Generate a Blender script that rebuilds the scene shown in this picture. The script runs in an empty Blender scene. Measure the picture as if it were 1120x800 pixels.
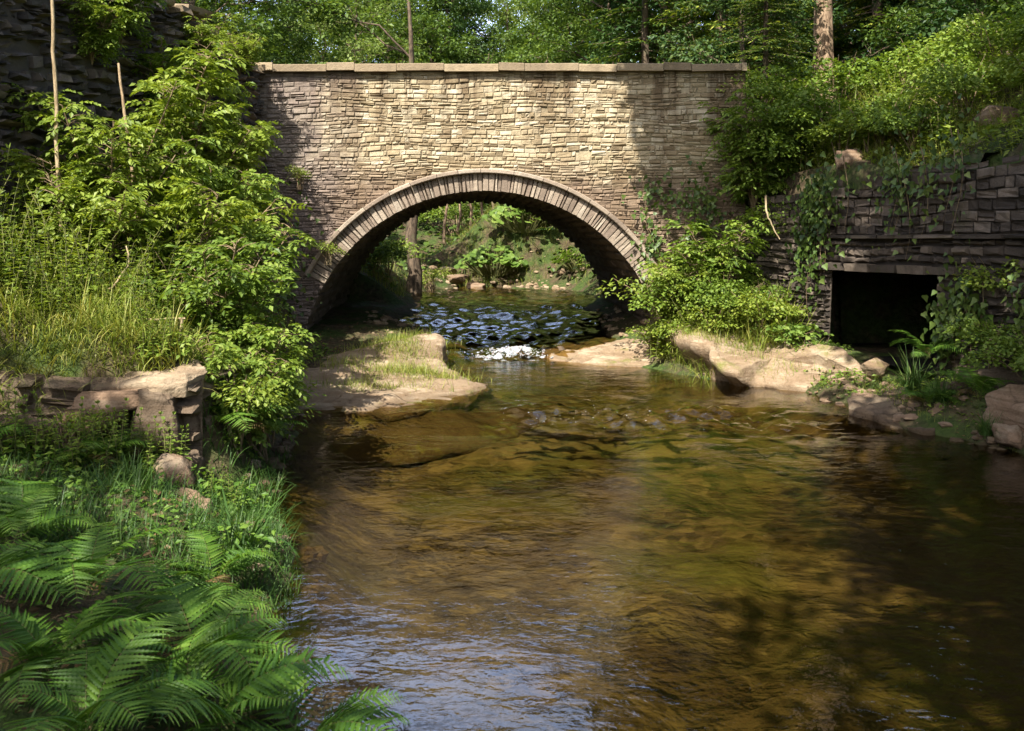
import bpy, math
import numpy as np
from mathutils import Vector

# ------------------------------------------------------------------ basics
scene = bpy.context.scene
COL = scene.collection
R_ = math.radians
CAMH = 2.15
SUN_AZ, SUN_EL = R_(26), R_(50)
SUNV = np.array([-math.sin(SUN_AZ)*math.cos(SUN_EL), -math.cos(SUN_AZ)*math.cos(SUN_EL), math.sin(SUN_EL)])

def at(px, py, Y):
    """real position of something seen at a given place and lying Y metres away"""
    return ((px-560)/1089*Y, Y, CAMH-(py-260)/1089*Y)

def sstep(a, b, t):
    t = np.clip((np.asarray(t, float)-a)/(b-a), 0, 1)
    return t*t*(3-2*t)

def _hash(ix, iy, iz, seed):
    n = (ix*374761393 + iy*668265263 + iz*2147483647 + seed*974634721) & 0xFFFFFFFF
    n = ((n ^ (n >> 13))*1274126177) & 0xFFFFFFFF
    n = (n ^ (n >> 16)) & 0xFFFFFFFF
    return n/4294967295.0

def vnoise(x, y, z=0.0, seed=0):
    x, y, z = np.broadcast_arrays(np.asarray(x, float), np.asarray(y, float), np.asarray(z, float))
    ix, iy, iz = np.floor(x).astype(np.int64), np.floor(y).astype(np.int64), np.floor(z).astype(np.int64)
    fx, fy, fz = x-ix, y-iy, z-iz
    fx, fy, fz = fx*fx*(3-2*fx), fy*fy*(3-2*fy), fz*fz*(3-2*fz)
    def h(a, b, c): return _hash(ix+a, iy+b, iz+c, seed)
    x00 = h(0,0,0)*(1-fx)+h(1,0,0)*fx; x10 = h(0,1,0)*(1-fx)+h(1,1,0)*fx
    x01 = h(0,0,1)*(1-fx)+h(1,0,1)*fx; x11 = h(0,1,1)*(1-fx)+h(1,1,1)*fx
    return ((x00*(1-fy)+x10*fy)*(1-fz)+(x01*(1-fy)+x11*fy)*fz)*2-1

def fbm(x, y, z=0.0, seed=0, octv=4, gain=.5):
    s, a = 0.0, 1.0
    for k in range(octv):
        s = s + a*vnoise(np.asarray(x)*2**k, np.asarray(y)*2**k, np.asarray(z)*2**k, seed+k*17)
        a *= gain
    return s

# ------------------------------------------------------------------ mesh building
class MB:
    def __init__(self):
        self.V = []; self.F = {}; self.n = 0; self.smooth = False
    def add(self, V, F):
        """V (n,3), F (m,k) indices"""
        V = np.asarray(V, float).reshape(-1, 3); F = np.asarray(F, np.int64)
        self.V.append(V)
        self.F.setdefault(F.shape[1], []).append(F+self.n)
        self.n += len(V)
        return self
    def mesh(self, name, mat, smooth=False):
        me = bpy.data.meshes.new(name)
        if self.n:
            V = np.concatenate(self.V)
            loops, starts, s = [], [], 0
            for k, fs in self.F.items():
                f = np.concatenate(fs)
                loops.append(f.ravel()); starts.append(s+np.arange(len(f))*k); s += f.size
            loops = np.concatenate(loops); starts = np.concatenate(starts)
            me.vertices.add(len(V)); me.vertices.foreach_set('co', V.astype(np.float32).ravel())
            me.loops.add(len(loops)); me.loops.foreach_set('vertex_index', loops.astype(np.int32))
            me.polygons.add(len(starts)); me.polygons.foreach_set('loop_start', starts.astype(np.int32))
            me.update(calc_edges=True); me.validate()
            me.polygons.foreach_set('use_smooth', np.full(len(me.polygons), bool(smooth)))
        if mat: me.materials.append(mat)
        return me

def link(name, me, parent=None, loc=(0,0,0), rot=(0,0,0), scale=(1,1,1)):
    o = bpy.data.objects.new(name, me); COL.objects.link(o)
    o.location = loc; o.rotation_euler = rot; o.scale = scale
    if parent is not None: o.parent = parent
    return o

def tag(o, label=None, cat=None, group=None, kind=None):
    if label: o['label'] = label
    if cat: o['category'] = cat
    if group: o['group'] = group
    if kind: o['kind'] = kind
    return o

def thing(name, label, cat, loc=(0,0,0), rz=0, scale=1.0, group=None):
    o = bpy.data.objects.new(name, None); COL.objects.link(o)
    o.empty_display_size = .2
    o.location = loc; o.rotation_euler = (0,0,rz); o.scale = (scale,)*3
    return tag(o, label, cat, group)

def plant(name, parts, label, cat, loc, rz=0, scale=1.0, group=None, tilt=(0,0)):
    """a thing built of parts [(part_name, shared mesh)]; copies share the meshes"""
    t = thing(name, label, cat, loc, rz, scale, group)
    t.rotation_euler = (tilt[0], tilt[1], rz)
    for pn, me in parts: link(pn, me, t)
    return t

def tube(mb, pts, rad, k=7):
    pts = np.asarray(pts, float); n = len(pts)
    rad = np.broadcast_to(np.asarray(rad, float), (n,))
    T = np.gradient(pts, axis=0); T /= np.linalg.norm(T, axis=1)[:, None]+1e-9
    ref = np.array([0.31, 0.17, .93]); 
    if abs(np.dot(T.mean(0), ref)) > .8: ref = np.array([1, .1, 0])
    A = np.cross(T, ref); A /= np.linalg.norm(A, axis=1)[:, None]+1e-9
    B = np.cross(T, A)
    ang = np.arange(k)*2*math.pi/k
    V = pts[:, None, :] + rad[:, None, None]*(np.cos(ang)[None, :, None]*A[:, None, :]+np.sin(ang)[None, :, None]*B[:, None, :])
    i = np.arange(n-1)[:, None]*k; j = np.arange(k)[None, :]; j2 = (j+1) % k
    F = np.stack([i+j, i+j2, i+k+j2, i+k+j], -1).reshape(-1, 4)
    mb.add(V.reshape(-1, 3), F)

# leaf templates: x across, y along, z normal
T_LEAF = (np.array([(0,0,0),(.27,.42,.07),(0,1,-.06),(-.27,.42,.07),(0,.45,0)]), np.array([(0,1,4),(1,2,4),(0,4,3),(4,2,3)]))
T_SLIM = (np.array([(0,0,0),(.15,.4,.04),(0,1,-.10),(-.15,.4,.04)]), np.array([(0,1,2),(0,2,3)]))
T_BROAD = (np.array([(0,0,0),(.34,.22,.07),(.36,.58,.08),(0,1,-.10),(-.36,.58,.08),(-.34,.22,.07),(0,.3,0),(0,.62,0)]),
           np.array([(0,1,6,6),(1,2,7,6),(2,3,7,7),(0,6,5,5),(6,7,4,5),(7,3,4,4)]))
T_BROAD = (T_BROAD[0], np.array([(0,1,6),(1,7,6),(1,2,7),(2,3,7),(0,6,5),(6,7,5),(7,4,5),(7,3,4)]))
def _round():
    a = np.linspace(0, 2*math.pi, 11)[:-1]-math.pi/2
    V = [(0,.45,-.05)]+[(.5*math.cos(t)*(1.0), .5+.5*math.sin(t)-(.12 if i == 0 else 0)*-1, .05*math.cos(3*t)) for i, t in enumerate(a)]
    F = [(0, 1+i, 1+(i+1) % 10) for i in range(10)]
    return np.array(V), np.array(F)
T_ROUND = _round()
def _pinna(nt_=9):
    V = [(0, 0, 0)]; 
    for k in range(nt_):
        f0, f1 = k/nt_, (k+.75)/nt_
        for f, q in ((f0+.02, .55), (f1, 1.0)):
            w = .095*q*(1-f**1.5)*(.55+.45*min(1, f*6))
            V += [(w, f, .02-.16*f*f), (-w, f, .02-.16*f*f), (0, f, -.16*f*f)]
    V.append((0, 1, -.17)); n = len(V)-1
    F = [(0, 1, 3), (0, 3, 2)]
    m = (n-1)//3
    for k in range(m-1):
        a = 1+3*k; b = a+3
        F += [(a, b, b+2), (a, b+2, a+2), (a+2, b+2, b+1), (a+2, b+1, a+1)]
    a = 1+3*(m-1); F += [(a, n, a+2), (a+2, n, a+1)]
    return np.array(V), np.array(F)
T_PINNA = _pinna()
def _blade(bend, w=.011, seg=5):
    V, F = [], []
    for i in range(seg+1):
        t = i/seg
        ww = w*(1-t**1.6)+.0015
        a = bend*t
        y = math.sin(a)/bend if bend > .01 else t
        z = (1-math.cos(a))/bend if bend > .01 else 0
        V += [(ww, y, z), (-ww, y, z)]
    for i in range(seg): F.append((2*i, 2*i+1, 2*i+3, 2*i+2))
    return np.array(V), np.array(F)
BLADES = [_blade(b) for b in (.25, .7, 1.2, 1.8, 2.3)]
def _ivy():
    pts = [(0,0),(.28,-.06),(.50,.16),(.30,.42),(.24,.60),(0,1),(-.24,.60),(-.30,.42),(-.50,.16),(-.28,-.06)]
    V = [(0,.35,-.03)]+[(x,y,.05*abs(x)) for x, y in pts]
    F = [(0,1+i,1+(i+1) % 10) for i in range(10)]
    return np.array(V), np.array(F)
T_IVY = _ivy()

def nrm(a): return a/(np.linalg.norm(a, axis=-1, keepdims=True)+1e-9)

def batch(mb, tpl, pos, d, n, s):
    pos = np.asarray(pos, float).reshape(-1, 3)
    if len(pos) == 0: return
    d = nrm(np.broadcast_to(np.asarray(d, float), pos.shape)); n = np.broadcast_to(np.asarray(n, float), pos.shape)
    x = nrm(np.cross(d, n)); n2 = np.cross(x, d)
    s = np.broadcast_to(np.asarray(s, float), (len(pos),))
    TV, TF = tpl
    V = pos[:, None, :] + s[:, None, None]*(TV[None, :, 0:1]*x[:, None, :]+TV[None, :, 1:2]*d[:, None, :]+TV[None, :, 2:3]*n2[:, None, :])
    F = (np.arange(len(pos))*len(TV))[:, None, None]+TF[None]
    mb.add(V.reshape(-1, 3), F.reshape(-1, TF.shape[1]))

def rng(seed): return np.random.default_rng(seed)
def rdir(r, n):
    v = r.normal(size=(n, 3)); return nrm(v)

# ------------------------------------------------------------------ materials
def new_mat(name):
    m = bpy.data.materials.new(name); m.use_nodes = True
    nt = m.node_tree; nt.nodes.clear()
    return m, nt, nt.nodes.new('ShaderNodeOutputMaterial')
def N(nt, t, **kw):
    n = nt.nodes.new(t)
    for k, v in kw.items():
        if k in n.inputs: n.inputs[k].default_value = v
        else: setattr(n, k, v)
    return n
def L(nt, a, b): nt.links.new(a, b)
def ramp(nt, fac, stops):
    n = nt.nodes.new('ShaderNodeValToRGB')
    e = n.color_ramp.elements
    while len(e) < len(stops): e.new(.5)
    for i, (p, c) in enumerate(stops):
        e[i].position = p; e[i].color = (*c, 1) if len(c) == 3 else c
    L(nt, fac, n.inputs['Fac']); return n.outputs['Color']
def mixc(nt, fac, a, b, mode='MIX'):
    n = nt.nodes.new('ShaderNodeMix'); n.data_type = 'RGBA'; n.blend_type = mode
    for s, v in ((n.inputs[0], fac), (n.inputs[6], a), (n.inputs[7], b)):
        if hasattr(v, 'links'): L(nt, v, s)
        elif isinstance(v, (int, float)): s.default_value = v
        else: s.default_value = (*v, 1)
    return n.outputs[2]
def math_(nt, op, a, b=None, clamp=False):
    n = nt.nodes.new('ShaderNodeMath'); n.operation = op; n.use_clamp = clamp
    for i, v in enumerate((a, b)):
        if v is None: continue
        if hasattr(v, 'links'): L(nt, v, n.inputs[i])
        else: n.inputs[i].default_value = v
    return n.outputs[0]
def noise_(nt, vec, scale, detail=4, rough=.55, dist=0.0):
    n = N(nt, 'ShaderNodeTexNoise', Scale=scale, Detail=detail, Roughness=rough, Distortion=dist)
    if vec is not None: L(nt, vec, n.inputs['Vector'])
    return n.outputs['Fac']
def mapping(nt, vec, scale=(1,1,1), rot=(0,0,0)):
    n = nt.nodes.new('ShaderNodeMapping'); n.inputs['Scale'].default_value = scale; n.inputs['Rotation'].default_value = rot
    L(nt, vec, n.inputs['Vector']); return n.outputs['Vector']
def geo_pos(nt): return nt.nodes.new('ShaderNodeNewGeometry').outputs['Position']
def remap(nt, v, a, b, c=0., d=1.):
    n = nt.nodes.new('ShaderNodeMapRange'); n.clamp = True
    L(nt, v, n.inputs[0])
    for i, q in enumerate((a, b, c, d)): n.inputs[1+i].default_value = q
    return n.outputs[0]

def leaf_mat(name, cols, trans=.42, gloss=.022, rough=.5):
    """cols: darkest to lightest leaf colour; every leaf gets its own"""
    m, nt, out = new_mat(name)
    g = nt.nodes.new('ShaderNodeNewGeometry'); oi = nt.nodes.new('ShaderNodeObjectInfo')
    a = math_(nt, 'MULTIPLY', g.outputs['Random Per Island'], .62)
    nz = noise_(nt, g.outputs['Position'], 1.3, 2)
    a = math_(nt, 'ADD', a, math_(nt, 'MULTIPLY', nz, .38))
    a = math_(nt, 'ADD', a, math_(nt, 'MULTIPLY', math_(nt, 'SUBTRACT', oi.outputs['Random'], .5), .25), True)
    k = len(cols)
    col = ramp(nt, a, [(.08+.84*i/(k-1), c) for i, c in enumerate(cols)])
    df = N(nt, 'ShaderNodeBsdfDiffuse'); tr = N(nt, 'ShaderNodeBsdfTranslucent'); gl = N(nt, 'ShaderNodeBsdfGlossy', Roughness=rough)
    gl.inputs['Color'].default_value = (.8, .85, .8, 1)
    L(nt, col, df.inputs['Color'])
    L(nt, mixc(nt, 1.0, col, (1.15, 1.1, .55), 'MULTIPLY'), tr.inputs['Color'])
    m1 = N(nt, 'ShaderNodeMixShader', Fac=trans); L(nt, df.outputs[0], m1.inputs[1]); L(nt, tr.outputs[0], m1.inputs[2])
    m2 = N(nt, 'ShaderNodeMixShader', Fac=gloss); L(nt, m1.outputs[0], m2.inputs[1]); L(nt, gl.outputs[0], m2.inputs[2])
    L(nt, m2.outputs[0], out.inputs['Surface']); return m

def principled(nt, out, col, rough=.85, bump=None, strength=.5, dist=.02, spec=.25):
    p = N(nt, 'ShaderNodeBsdfPrincipled')
    p.inputs['Specular IOR Level'].default_value = spec
    if hasattr(col, 'links'): L(nt, col, p.inputs['Base Color'])
    else: p.inputs['Base Color'].default_value = (*col, 1)
    if hasattr(rough, 'links'): L(nt, rough, p.inputs['Roughness'])
    else: p.inputs['Roughness'].default_value = rough
    if bump is not None:
        b = N(nt, 'ShaderNodeBump', Strength=strength, Distance=dist)
        L(nt, bump, b.inputs['Height']); L(nt, b.outputs[0], p.inputs['Normal'])
    L(nt, p.outputs[0], out.inputs['Surface']); return p

def stone_mat(name, cols, stain=(.10,.075,.05), stain_amt=.5, moss=.25, moss_col=(.07,.09,.025), bump=.6, low=None, extra=None, scale=1.0):
    """cols: stone tones, each stone its own. low=(z0,z1,colour): redder masonry below a height"""
    m, nt, out = new_mat(name)
    g = nt.nodes.new('ShaderNodeNewGeometry'); pos = g.outputs['Position']
    k = len(cols)
    f = math_(nt, 'ADD', math_(nt, 'MULTIPLY', g.outputs['Random Per Island'], .75), math_(nt, 'MULTIPLY', noise_(nt, pos, 9*scale, 5, .65), .3))
    col = ramp(nt, f, [(.1+.85*i/(k-1), c) for i, c in enumerate(cols)])
    sep = nt.nodes.new('ShaderNodeSeparateXYZ'); L(nt, pos, sep.inputs[0])
    if low:
        wob = math_(nt, 'MULTIPLY', math_(nt, 'SUBTRACT', noise_(nt, pos, 1.1, 3), .5), .9)
        zz = math_(nt, 'ADD', sep.outputs['Z'], wob)
        col = mixc(nt, remap(nt, zz, low[0], low[1], 0.85, 0.0), col, mixc(nt, f, low[2], low[3]))
    # weather streaks running down the face and blotches
    st = noise_(nt, mapping(nt, pos, (3.2, 3.2, .35)), 1.0, 5, .6)
    bl = noise_(nt, pos, 2.3*scale, 6, .7)
    sm = math_(nt, 'MULTIPLY', remap(nt, math_(nt, 'ADD', math_(nt, 'MULTIPLY', st, .55), math_(nt, 'MULTIPLY', bl, .45)), .49, .66), stain_amt)
    col = mixc(nt, sm, col, stain)
    if extra: col = extra(nt, pos, sep, col)
    ms = remap(nt, noise_(nt, pos, 1.7, 6, .7), .56, .70, 0, moss)
    col = mixc(nt, ms, col, moss_col)
    fine = noise_(nt, pos, 55*scale, 5, .7)
    med = noise_(nt, pos, 14*scale, 5, .65)
    col = mixc(nt, remap(nt, fine, .35, .7, 0, .45), col, mixc(nt, 1., col, (.55,.52,.48), 'MULTIPLY'))
    pits = remap(nt, noise_(nt, pos, 21*scale, 4, .75), .60, .70, 0, .6)
    col = mixc(nt, pits, col, mixc(nt, 1., col, (.34,.29,.24), 'MULTIPLY'))
    bm = math_(nt, 'ADD', math_(nt, 'MULTIPLY', med, .62), math_(nt, 'MULTIPLY', fine, .38))
    principled(nt, out, col, .92, bm, bump, .045, .15)
    return m

M = {}
def bridge_stain(nt, pos, sep, col):
    # dark runs below the coping, each with its own length
    run = noise_(nt, mapping(nt, pos, (3.4, 0, .10)), 1.0, 4, .65)
    zz = remap(nt, sep.outputs['Z'], 3.5, 4.9, 0, 1)
    f = math_(nt, 'MULTIPLY', remap(nt, run, .47, .60), zz)
    f = math_(nt, 'MULTIPLY', f, .85)
    col = mixc(nt, f, col, (.12,.08,.045))
    # greyer weathered end towards the older wall
    f2 = remap(nt, math_(nt, 'ADD', sep.outputs['X'], math_(nt, 'MULTIPLY', noise_(nt, pos, 1.5, 4), 1.6)), -2.7, -1.6, .75, 0)
    return mixc(nt, f2, col, mixc(nt, noise_(nt, pos, 6, 4, .7), (.30,.25,.235), (.13,.10,.09)))
def rock_marks(nt, pos, sep, col, k=1.0):
    v = N(nt, 'ShaderNodeTexVoronoi', Scale=1.7); v.feature = 'DISTANCE_TO_EDGE'
    wv = N(nt, 'ShaderNodeTexNoise', Scale=2.5, Detail=3.0); L(nt, pos, wv.inputs['Vector'])
    L(nt, mixc(nt, .18, mapping(nt, pos, (1, 1.6, 2.6), (0, 0, .4)), wv.outputs['Color']), v.inputs['Vector'])
    crack = math_(nt, 'MULTIPLY', remap(nt, v.outputs['Distance'], .0, .03, .85, 0), remap(nt, noise_(nt, pos, 1.1, 3), .5, .6))
    pale = remap(nt, noise_(nt, mapping(nt, pos, (1.2, 2.2, 6)), 1.6, 5, .65), .48, .66, 0, .6)
    col = mixc(nt, pale, col, (.50*k,.41*k,.29*k))
    lay = remap(nt, noise_(nt, mapping(nt, pos, (.5, .5, 16)), 1.5, 3), .52, .62, 0, .6)
    col = mixc(nt, lay, col, (.20*k,.135*k,.08*k))
    wet = remap(nt, math_(nt, 'ADD', sep.outputs['Z'], math_(nt, 'MULTIPLY', noise_(nt, pos, 5, 3), .12)), .10, .19, .7, 0)
    col = mixc(nt, wet, col, (.07,.045,.025))
    col = mixc(nt, remap(nt, sep.outputs['Z'], -.06, .06, .8, 0), col, mixc(nt, noise_(nt, pos, 4, 5, .7), (.025,.019,.009), (.10,.085,.035)))
    return mixc(nt, crack, col, (.05,.035,.022))
M['bridge'] = stone_mat('bridge_stone', [(.19,.145,.09),(.36,.29,.18),(.45,.37,.24),(.49,.42,.285),(.58,.52,.39)], (.16,.11,.06), .72, .2,
                        low=(2.95, 3.5, (.12,.085,.065), (.27,.19,.135)), extra=bridge_stain)
M['ring'] = stone_mat('arch_stone', [(.20,.155,.12),(.29,.23,.175),(.36,.295,.225),(.42,.36,.285)], (.10,.08,.065), .5, .06)
M['coping'] = stone_mat('coping_stone', [(.22,.17,.11),(.30,.235,.155),(.37,.295,.19)], (.10,.08,.06), .5, .25)
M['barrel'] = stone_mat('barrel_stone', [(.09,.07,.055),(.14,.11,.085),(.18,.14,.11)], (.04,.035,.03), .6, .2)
M['wet'] = stone_mat('culvert_shade_stone', [(.012,.011,.010),(.022,.02,.017)], (.008,.008,.007), .5, 0)  # shade of the culvert interior put into a near-black stone colour
M['mortar'] = stone_mat('mortar', [(.10,.075,.05),(.13,.10,.07)], (.05,.04,.03), .5, .2)
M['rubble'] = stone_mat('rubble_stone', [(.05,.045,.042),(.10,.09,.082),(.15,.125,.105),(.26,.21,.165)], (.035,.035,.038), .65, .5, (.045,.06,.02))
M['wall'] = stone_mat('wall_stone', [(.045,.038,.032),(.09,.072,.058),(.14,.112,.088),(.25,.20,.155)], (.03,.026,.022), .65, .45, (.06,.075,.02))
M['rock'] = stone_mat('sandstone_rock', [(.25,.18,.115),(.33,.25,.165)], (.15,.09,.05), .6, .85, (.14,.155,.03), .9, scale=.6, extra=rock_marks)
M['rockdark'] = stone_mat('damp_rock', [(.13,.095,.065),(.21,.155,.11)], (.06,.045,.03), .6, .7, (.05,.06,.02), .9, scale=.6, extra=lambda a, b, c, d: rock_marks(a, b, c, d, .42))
M['rockred'] = stone_mat('bank_rock', [(.24,.16,.105),(.34,.24,.165)], (.10,.065,.04), .5, .4, (.07,.085,.025), .9, scale=.6, extra=lambda a, b, c, d: rock_marks(a, b, c, d, .75))

def bark_mat(name, a, b, scale=1.):
    m, nt, out = new_mat(name)
    tc = geo_pos(nt)
    v = mapping(nt, tc, (9*scale, 9*scale, 2.2*scale))
    f = noise_(nt, v, 1.6, 6, .7, .4)
    col = ramp(nt, f, [(.38, a), (.62, b)])
    lich = remap(nt, noise_(nt, tc, 2.4, 4), .55, .7, 0, .45)
    col = mixc(nt, lich, col, (.16,.17,.09))
    principled(nt, out, col, .92, f, .9, .03, .15); return m
M['bark'] = bark_mat('bark', (.05,.038,.028), (.17,.125,.085))
M['pinebark'] = bark_mat('pine_bark', (.085,.05,.03), (.40,.29,.19), 1.2)
M['twig'] = bark_mat('twig_bark', (.12,.085,.05), (.34,.25,.15))
M['stem'] = bark_mat('green_stem', (.08,.10,.03), (.20,.19,.07))
M['dead'] = bark_mat('dead_wood', (.22,.16,.09), (.46,.36,.22))

G = lambda *c: [tuple(x) for x in c]
M['leaf_ash'] = leaf_mat('ash_leaf', G((.09,.14,.018),(.165,.235,.028),(.24,.315,.042),(.34,.39,.08)))
M['leaf_elder'] = leaf_mat('elder_leaf', G((.065,.115,.018),(.125,.20,.026),(.19,.275,.038),(.29,.36,.07)))
M['leaf_nettle'] = leaf_mat('nettle_leaf', G((.08,.13,.016),(.15,.22,.026),(.23,.295,.038),(.33,.38,.07)))
M['leaf_ivy'] = leaf_mat('ivy_leaf', G((.03,.06,.012),(.06,.105,.018),(.11,.165,.03),(.20,.25,.06)), .25, .035, .45)
M['leaf_butter'] = leaf_mat('butterbur_leaf', G((.07,.13,.024),(.12,.205,.034),(.17,.26,.045),(.24,.32,.07)))
M['fern'] = leaf_mat('fern_leaf', G((.035,.09,.010),(.07,.155,.016),(.115,.215,.024),(.18,.28,.045)), .4)
M['fern_dry'] = leaf_mat('dry_fern_leaf', G((.10,.06,.025),(.20,.13,.05),(.30,.21,.08)), .3)
M['litter_dry'] = leaf_mat('dead_leaf', G((.05,.03,.015),(.12,.075,.035),(.24,.155,.07)), .15)
M['grass'] = leaf_mat('grass_blade', G((.09,.14,.018),(.16,.22,.03),(.25,.29,.05),(.38,.33,.10)), .35)
M['grassdark'] = leaf_mat('damp_grass_blade', G((.03,.075,.014),(.05,.11,.02),(.08,.15,.03),(.14,.18,.05)), .35)
M['tree'] = leaf_mat('tree_leaf', G((.035,.07,.014),(.07,.125,.02),(.12,.19,.03),(.19,.26,.05)))
M['treepale'] = leaf_mat('pale_tree_leaf', G((.075,.12,.028),(.13,.19,.04),(.19,.26,.06),(.26,.32,.09)), .45)
M['treedark'] = leaf_mat('dark_tree_leaf', G((.014,.036,.010),(.025,.06,.014),(.045,.09,.02),(.09,.13,.03)), .3)
M['needle'] = leaf_mat('conifer_needle', G((.016,.042,.010),(.04,.085,.014),(.15,.20,.026),(.34,.37,.06)), .3)
M['litter'] = leaf_mat('ground_leaf', G((.04,.07,.012),(.09,.14,.022),(.14,.19,.03),(.20,.23,.05)), .3)

# ------------------------------------------------------------------ layout
XC, ZC, RAD = -0.476, -0.12, 3.06
YF, YB = 16.7, 23.0
SKEW = -0.055
RINGW = .31
ZTOP = 4.93
def xc_at(y): return XC+SKEW*(np.clip(y, YF, YB)-YF)

XL_Y = [-20, 0, 3, 5.1, 6.9, 8, 10.6, 12.5, 14, 15.5, 16.7, 18, 20, 23, 27, 29.5, 31, 33, 120]
XL_X = [-1.5, -.5, -.65, -1.03, -1.55, -1.9, -2.32, -2.75, -2.7, -1.6, -1.3, -1.45, -1.8, -2.4, -2.75, -2.4, -1.8, -4, -4]
XR_Y = [-20, 0, 5, 8, 10.2, 11.1, 12.5, 13.6, 14.6, 16.2, 18, 20, 23, 26, 29, 31, 33, 120]
XR_X = [7, 6.2, 5.8, 5.4, 5.0, 4.55, 4.2, 3.9, 2.7, 2.2, 1.9, 1.75, 1.9, 2.2, 2.0, .8, -4, -4]
def XL(y): return np.interp(y, XL_Y, XL_X)
def XR(y): return np.interp(y, XR_Y, XR_X)
def XWL(y): return -4.2-.2*(YF-np.minimum(y, YF))
def XWR(y): return 3.9+.32*(YF-np.minimum(y, YF))
CUL0, CUL1, CULZ = 12.35, 14.45, 1.67

def water_level(y):
    return np.interp(y, [-30, 10.8, 11.9, 15.9, 16.6, 17.4, 18.5, 21, 23, 26, 40], [0, 0, .06, .09, .12, .27, .36, .50, .55, .60, .62])

def ground_h(x, y, hole=True):
    x, y = np.broadcast_arrays(np.asarray(x, float), np.asarray(y, float))
    wl = water_level(y)
    xl, xr = XL(y), XR(y)
    nz = fbm(x*.9, y*.9, 0, 3, 4)*.09+fbm(x*3.1, y*3.1, 0, 9, 3)*.025
    tl, tr = xl-x, x-xr
    depth = np.interp(y, [0, 12, 15, 17, 24, 33], [.48, .42, .28, .22, .22, .2])
    bed = wl-depth*sstep(-.1, .9, np.minimum(-tl, -tr))-.02
    # banks on this side of the bridge
    low = wl+.03+.28*sstep(0, 1.4, tl)+.10*np.clip(tl, 0, 5)
    ter = wl+.03+1.12*sstep(.1, 1.0, tl)+.30*np.clip(tl-.9, 0, 3)
    foot = wl+.03+.15*sstep(0, .8, tl)+1.25*sstep(0, .8, -3.35-x)+.2*np.clip(-4.1-x, 0, 3)
    kf = sstep(12.6, 13.5, y)
    ter = ter*(1-kf)+foot*kf
    k = np.where(x < -2.35, sstep(8.15, 8.4, y), sstep(8.2, 9.6, y))
    left = low*(1-k)+ter*k
    right = wl+.03+.34*sstep(0, .9, tr)+.12*np.clip(tr, 0, 4)
    right = right-.30*sstep(11.4, 12.2, y)*(1-sstep(14.2, 14.9, y))*sstep(.2, .9, tr)
    right = right+.40*sstep(14.6, 15.9, y)*sstep(.3, 1.2, tr)
    h = np.where(tl > 0, left, np.where(tr > 0, right, bed))
    # land held up by the two walls
    up_l = 4.35+.10*np.clip(XWL(y)-x, 0, 8)
    h = np.where(x < XWL(y), h+(up_l-h)*sstep(.12, .42, XWL(y)-x), h)
    s = x-XWR(y)
    up_r = np.interp(y, [0, 10, 16.7], [3.2, 3.05, 2.85])+.52*np.clip(s, 0, 3.2)+.16*np.clip(s-3.2, 0, 12)
    hr = np.where(s > 0, h+(up_r-h)*sstep(.12, .42, s), h)
    if hole:
        inh = (y > CUL0-.05) & (y < np.minimum(CUL1+.05+1.45*s, 16.6)) & (s > 0) & (s < 3.9)
        hr = np.where(inh, .36, hr)
    h = hr
    # under and beside the bridge
    r = np.abs(x-xc_at(y))
    ab = sstep(YF+.12, YF+.4, y)*(1-sstep(YB-.4, YB-.1, y))
    hin = np.where(x < xl, wl+.03+.16*sstep(0, 1.0, tl), np.where(x > xr, wl+.05+.25*sstep(0, .8, tr), bed))
    hb = hin+(4.08-hin)*sstep(RAD+.1, RAD+.38, r)
    # valley beyond
    vl = wl+.05+.5*sstep(0, .9, tl)+.45*np.clip(tl-.6, 0, 6)
    vr = wl+.05+.5*sstep(0, .8, tr)+.42*np.clip(tr-.5, 0, 6)
    v = np.where(tl > 0, vl, np.where(tr > 0, vr, bed))
    v = v+1.5*np.exp(-(((x-.9)/1.9)**2+((y-33.5)/2.0)**2))
    v = np.where(y > 31, np.maximum(v, .75+.12*(y-31)), v)
    v = v+(4.6-v)*sstep(36, 46, y)
    v = v+np.clip(y-46, 0, 60)*.07+np.clip(np.abs(x)-7, 0, 30)*.11*sstep(23, 30, y)
    v = np.clip(v, -2, 15)
    out = np.where(y < YF+.12, h, np.where(y < YB-.1, h+(hb-h)*ab if False else hb*ab+hin*(1-ab), v))
    far_side = (y >= YF+.12) & (y < YB-.1) & (r > RAD+.1)
    out = np.where(far_side & (x > 0), 4.08*ab+out*(1-ab)+np.clip(x-4.6, 0, 20)*.22*ab, out)
    # smooth road shoulders past the far parapet
    sh = (y >= YB-.1) & (r > RAD+.3)
    out = np.where(sh, np.maximum(out, (4.0)*(1-sstep(YB+.0, YB+3.5, y))), out)
    out = np.where(sh & (x > 0), out+np.clip(x-4.6, 0, 20)*.22*(1-sstep(YB, YB+8, y)), out)
    return out+nz*np.where(y < 30, 1, 2)

def gz(x, y): return float(ground_h(np.array([x]), np.array([y]), hole=False)[0])

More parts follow.
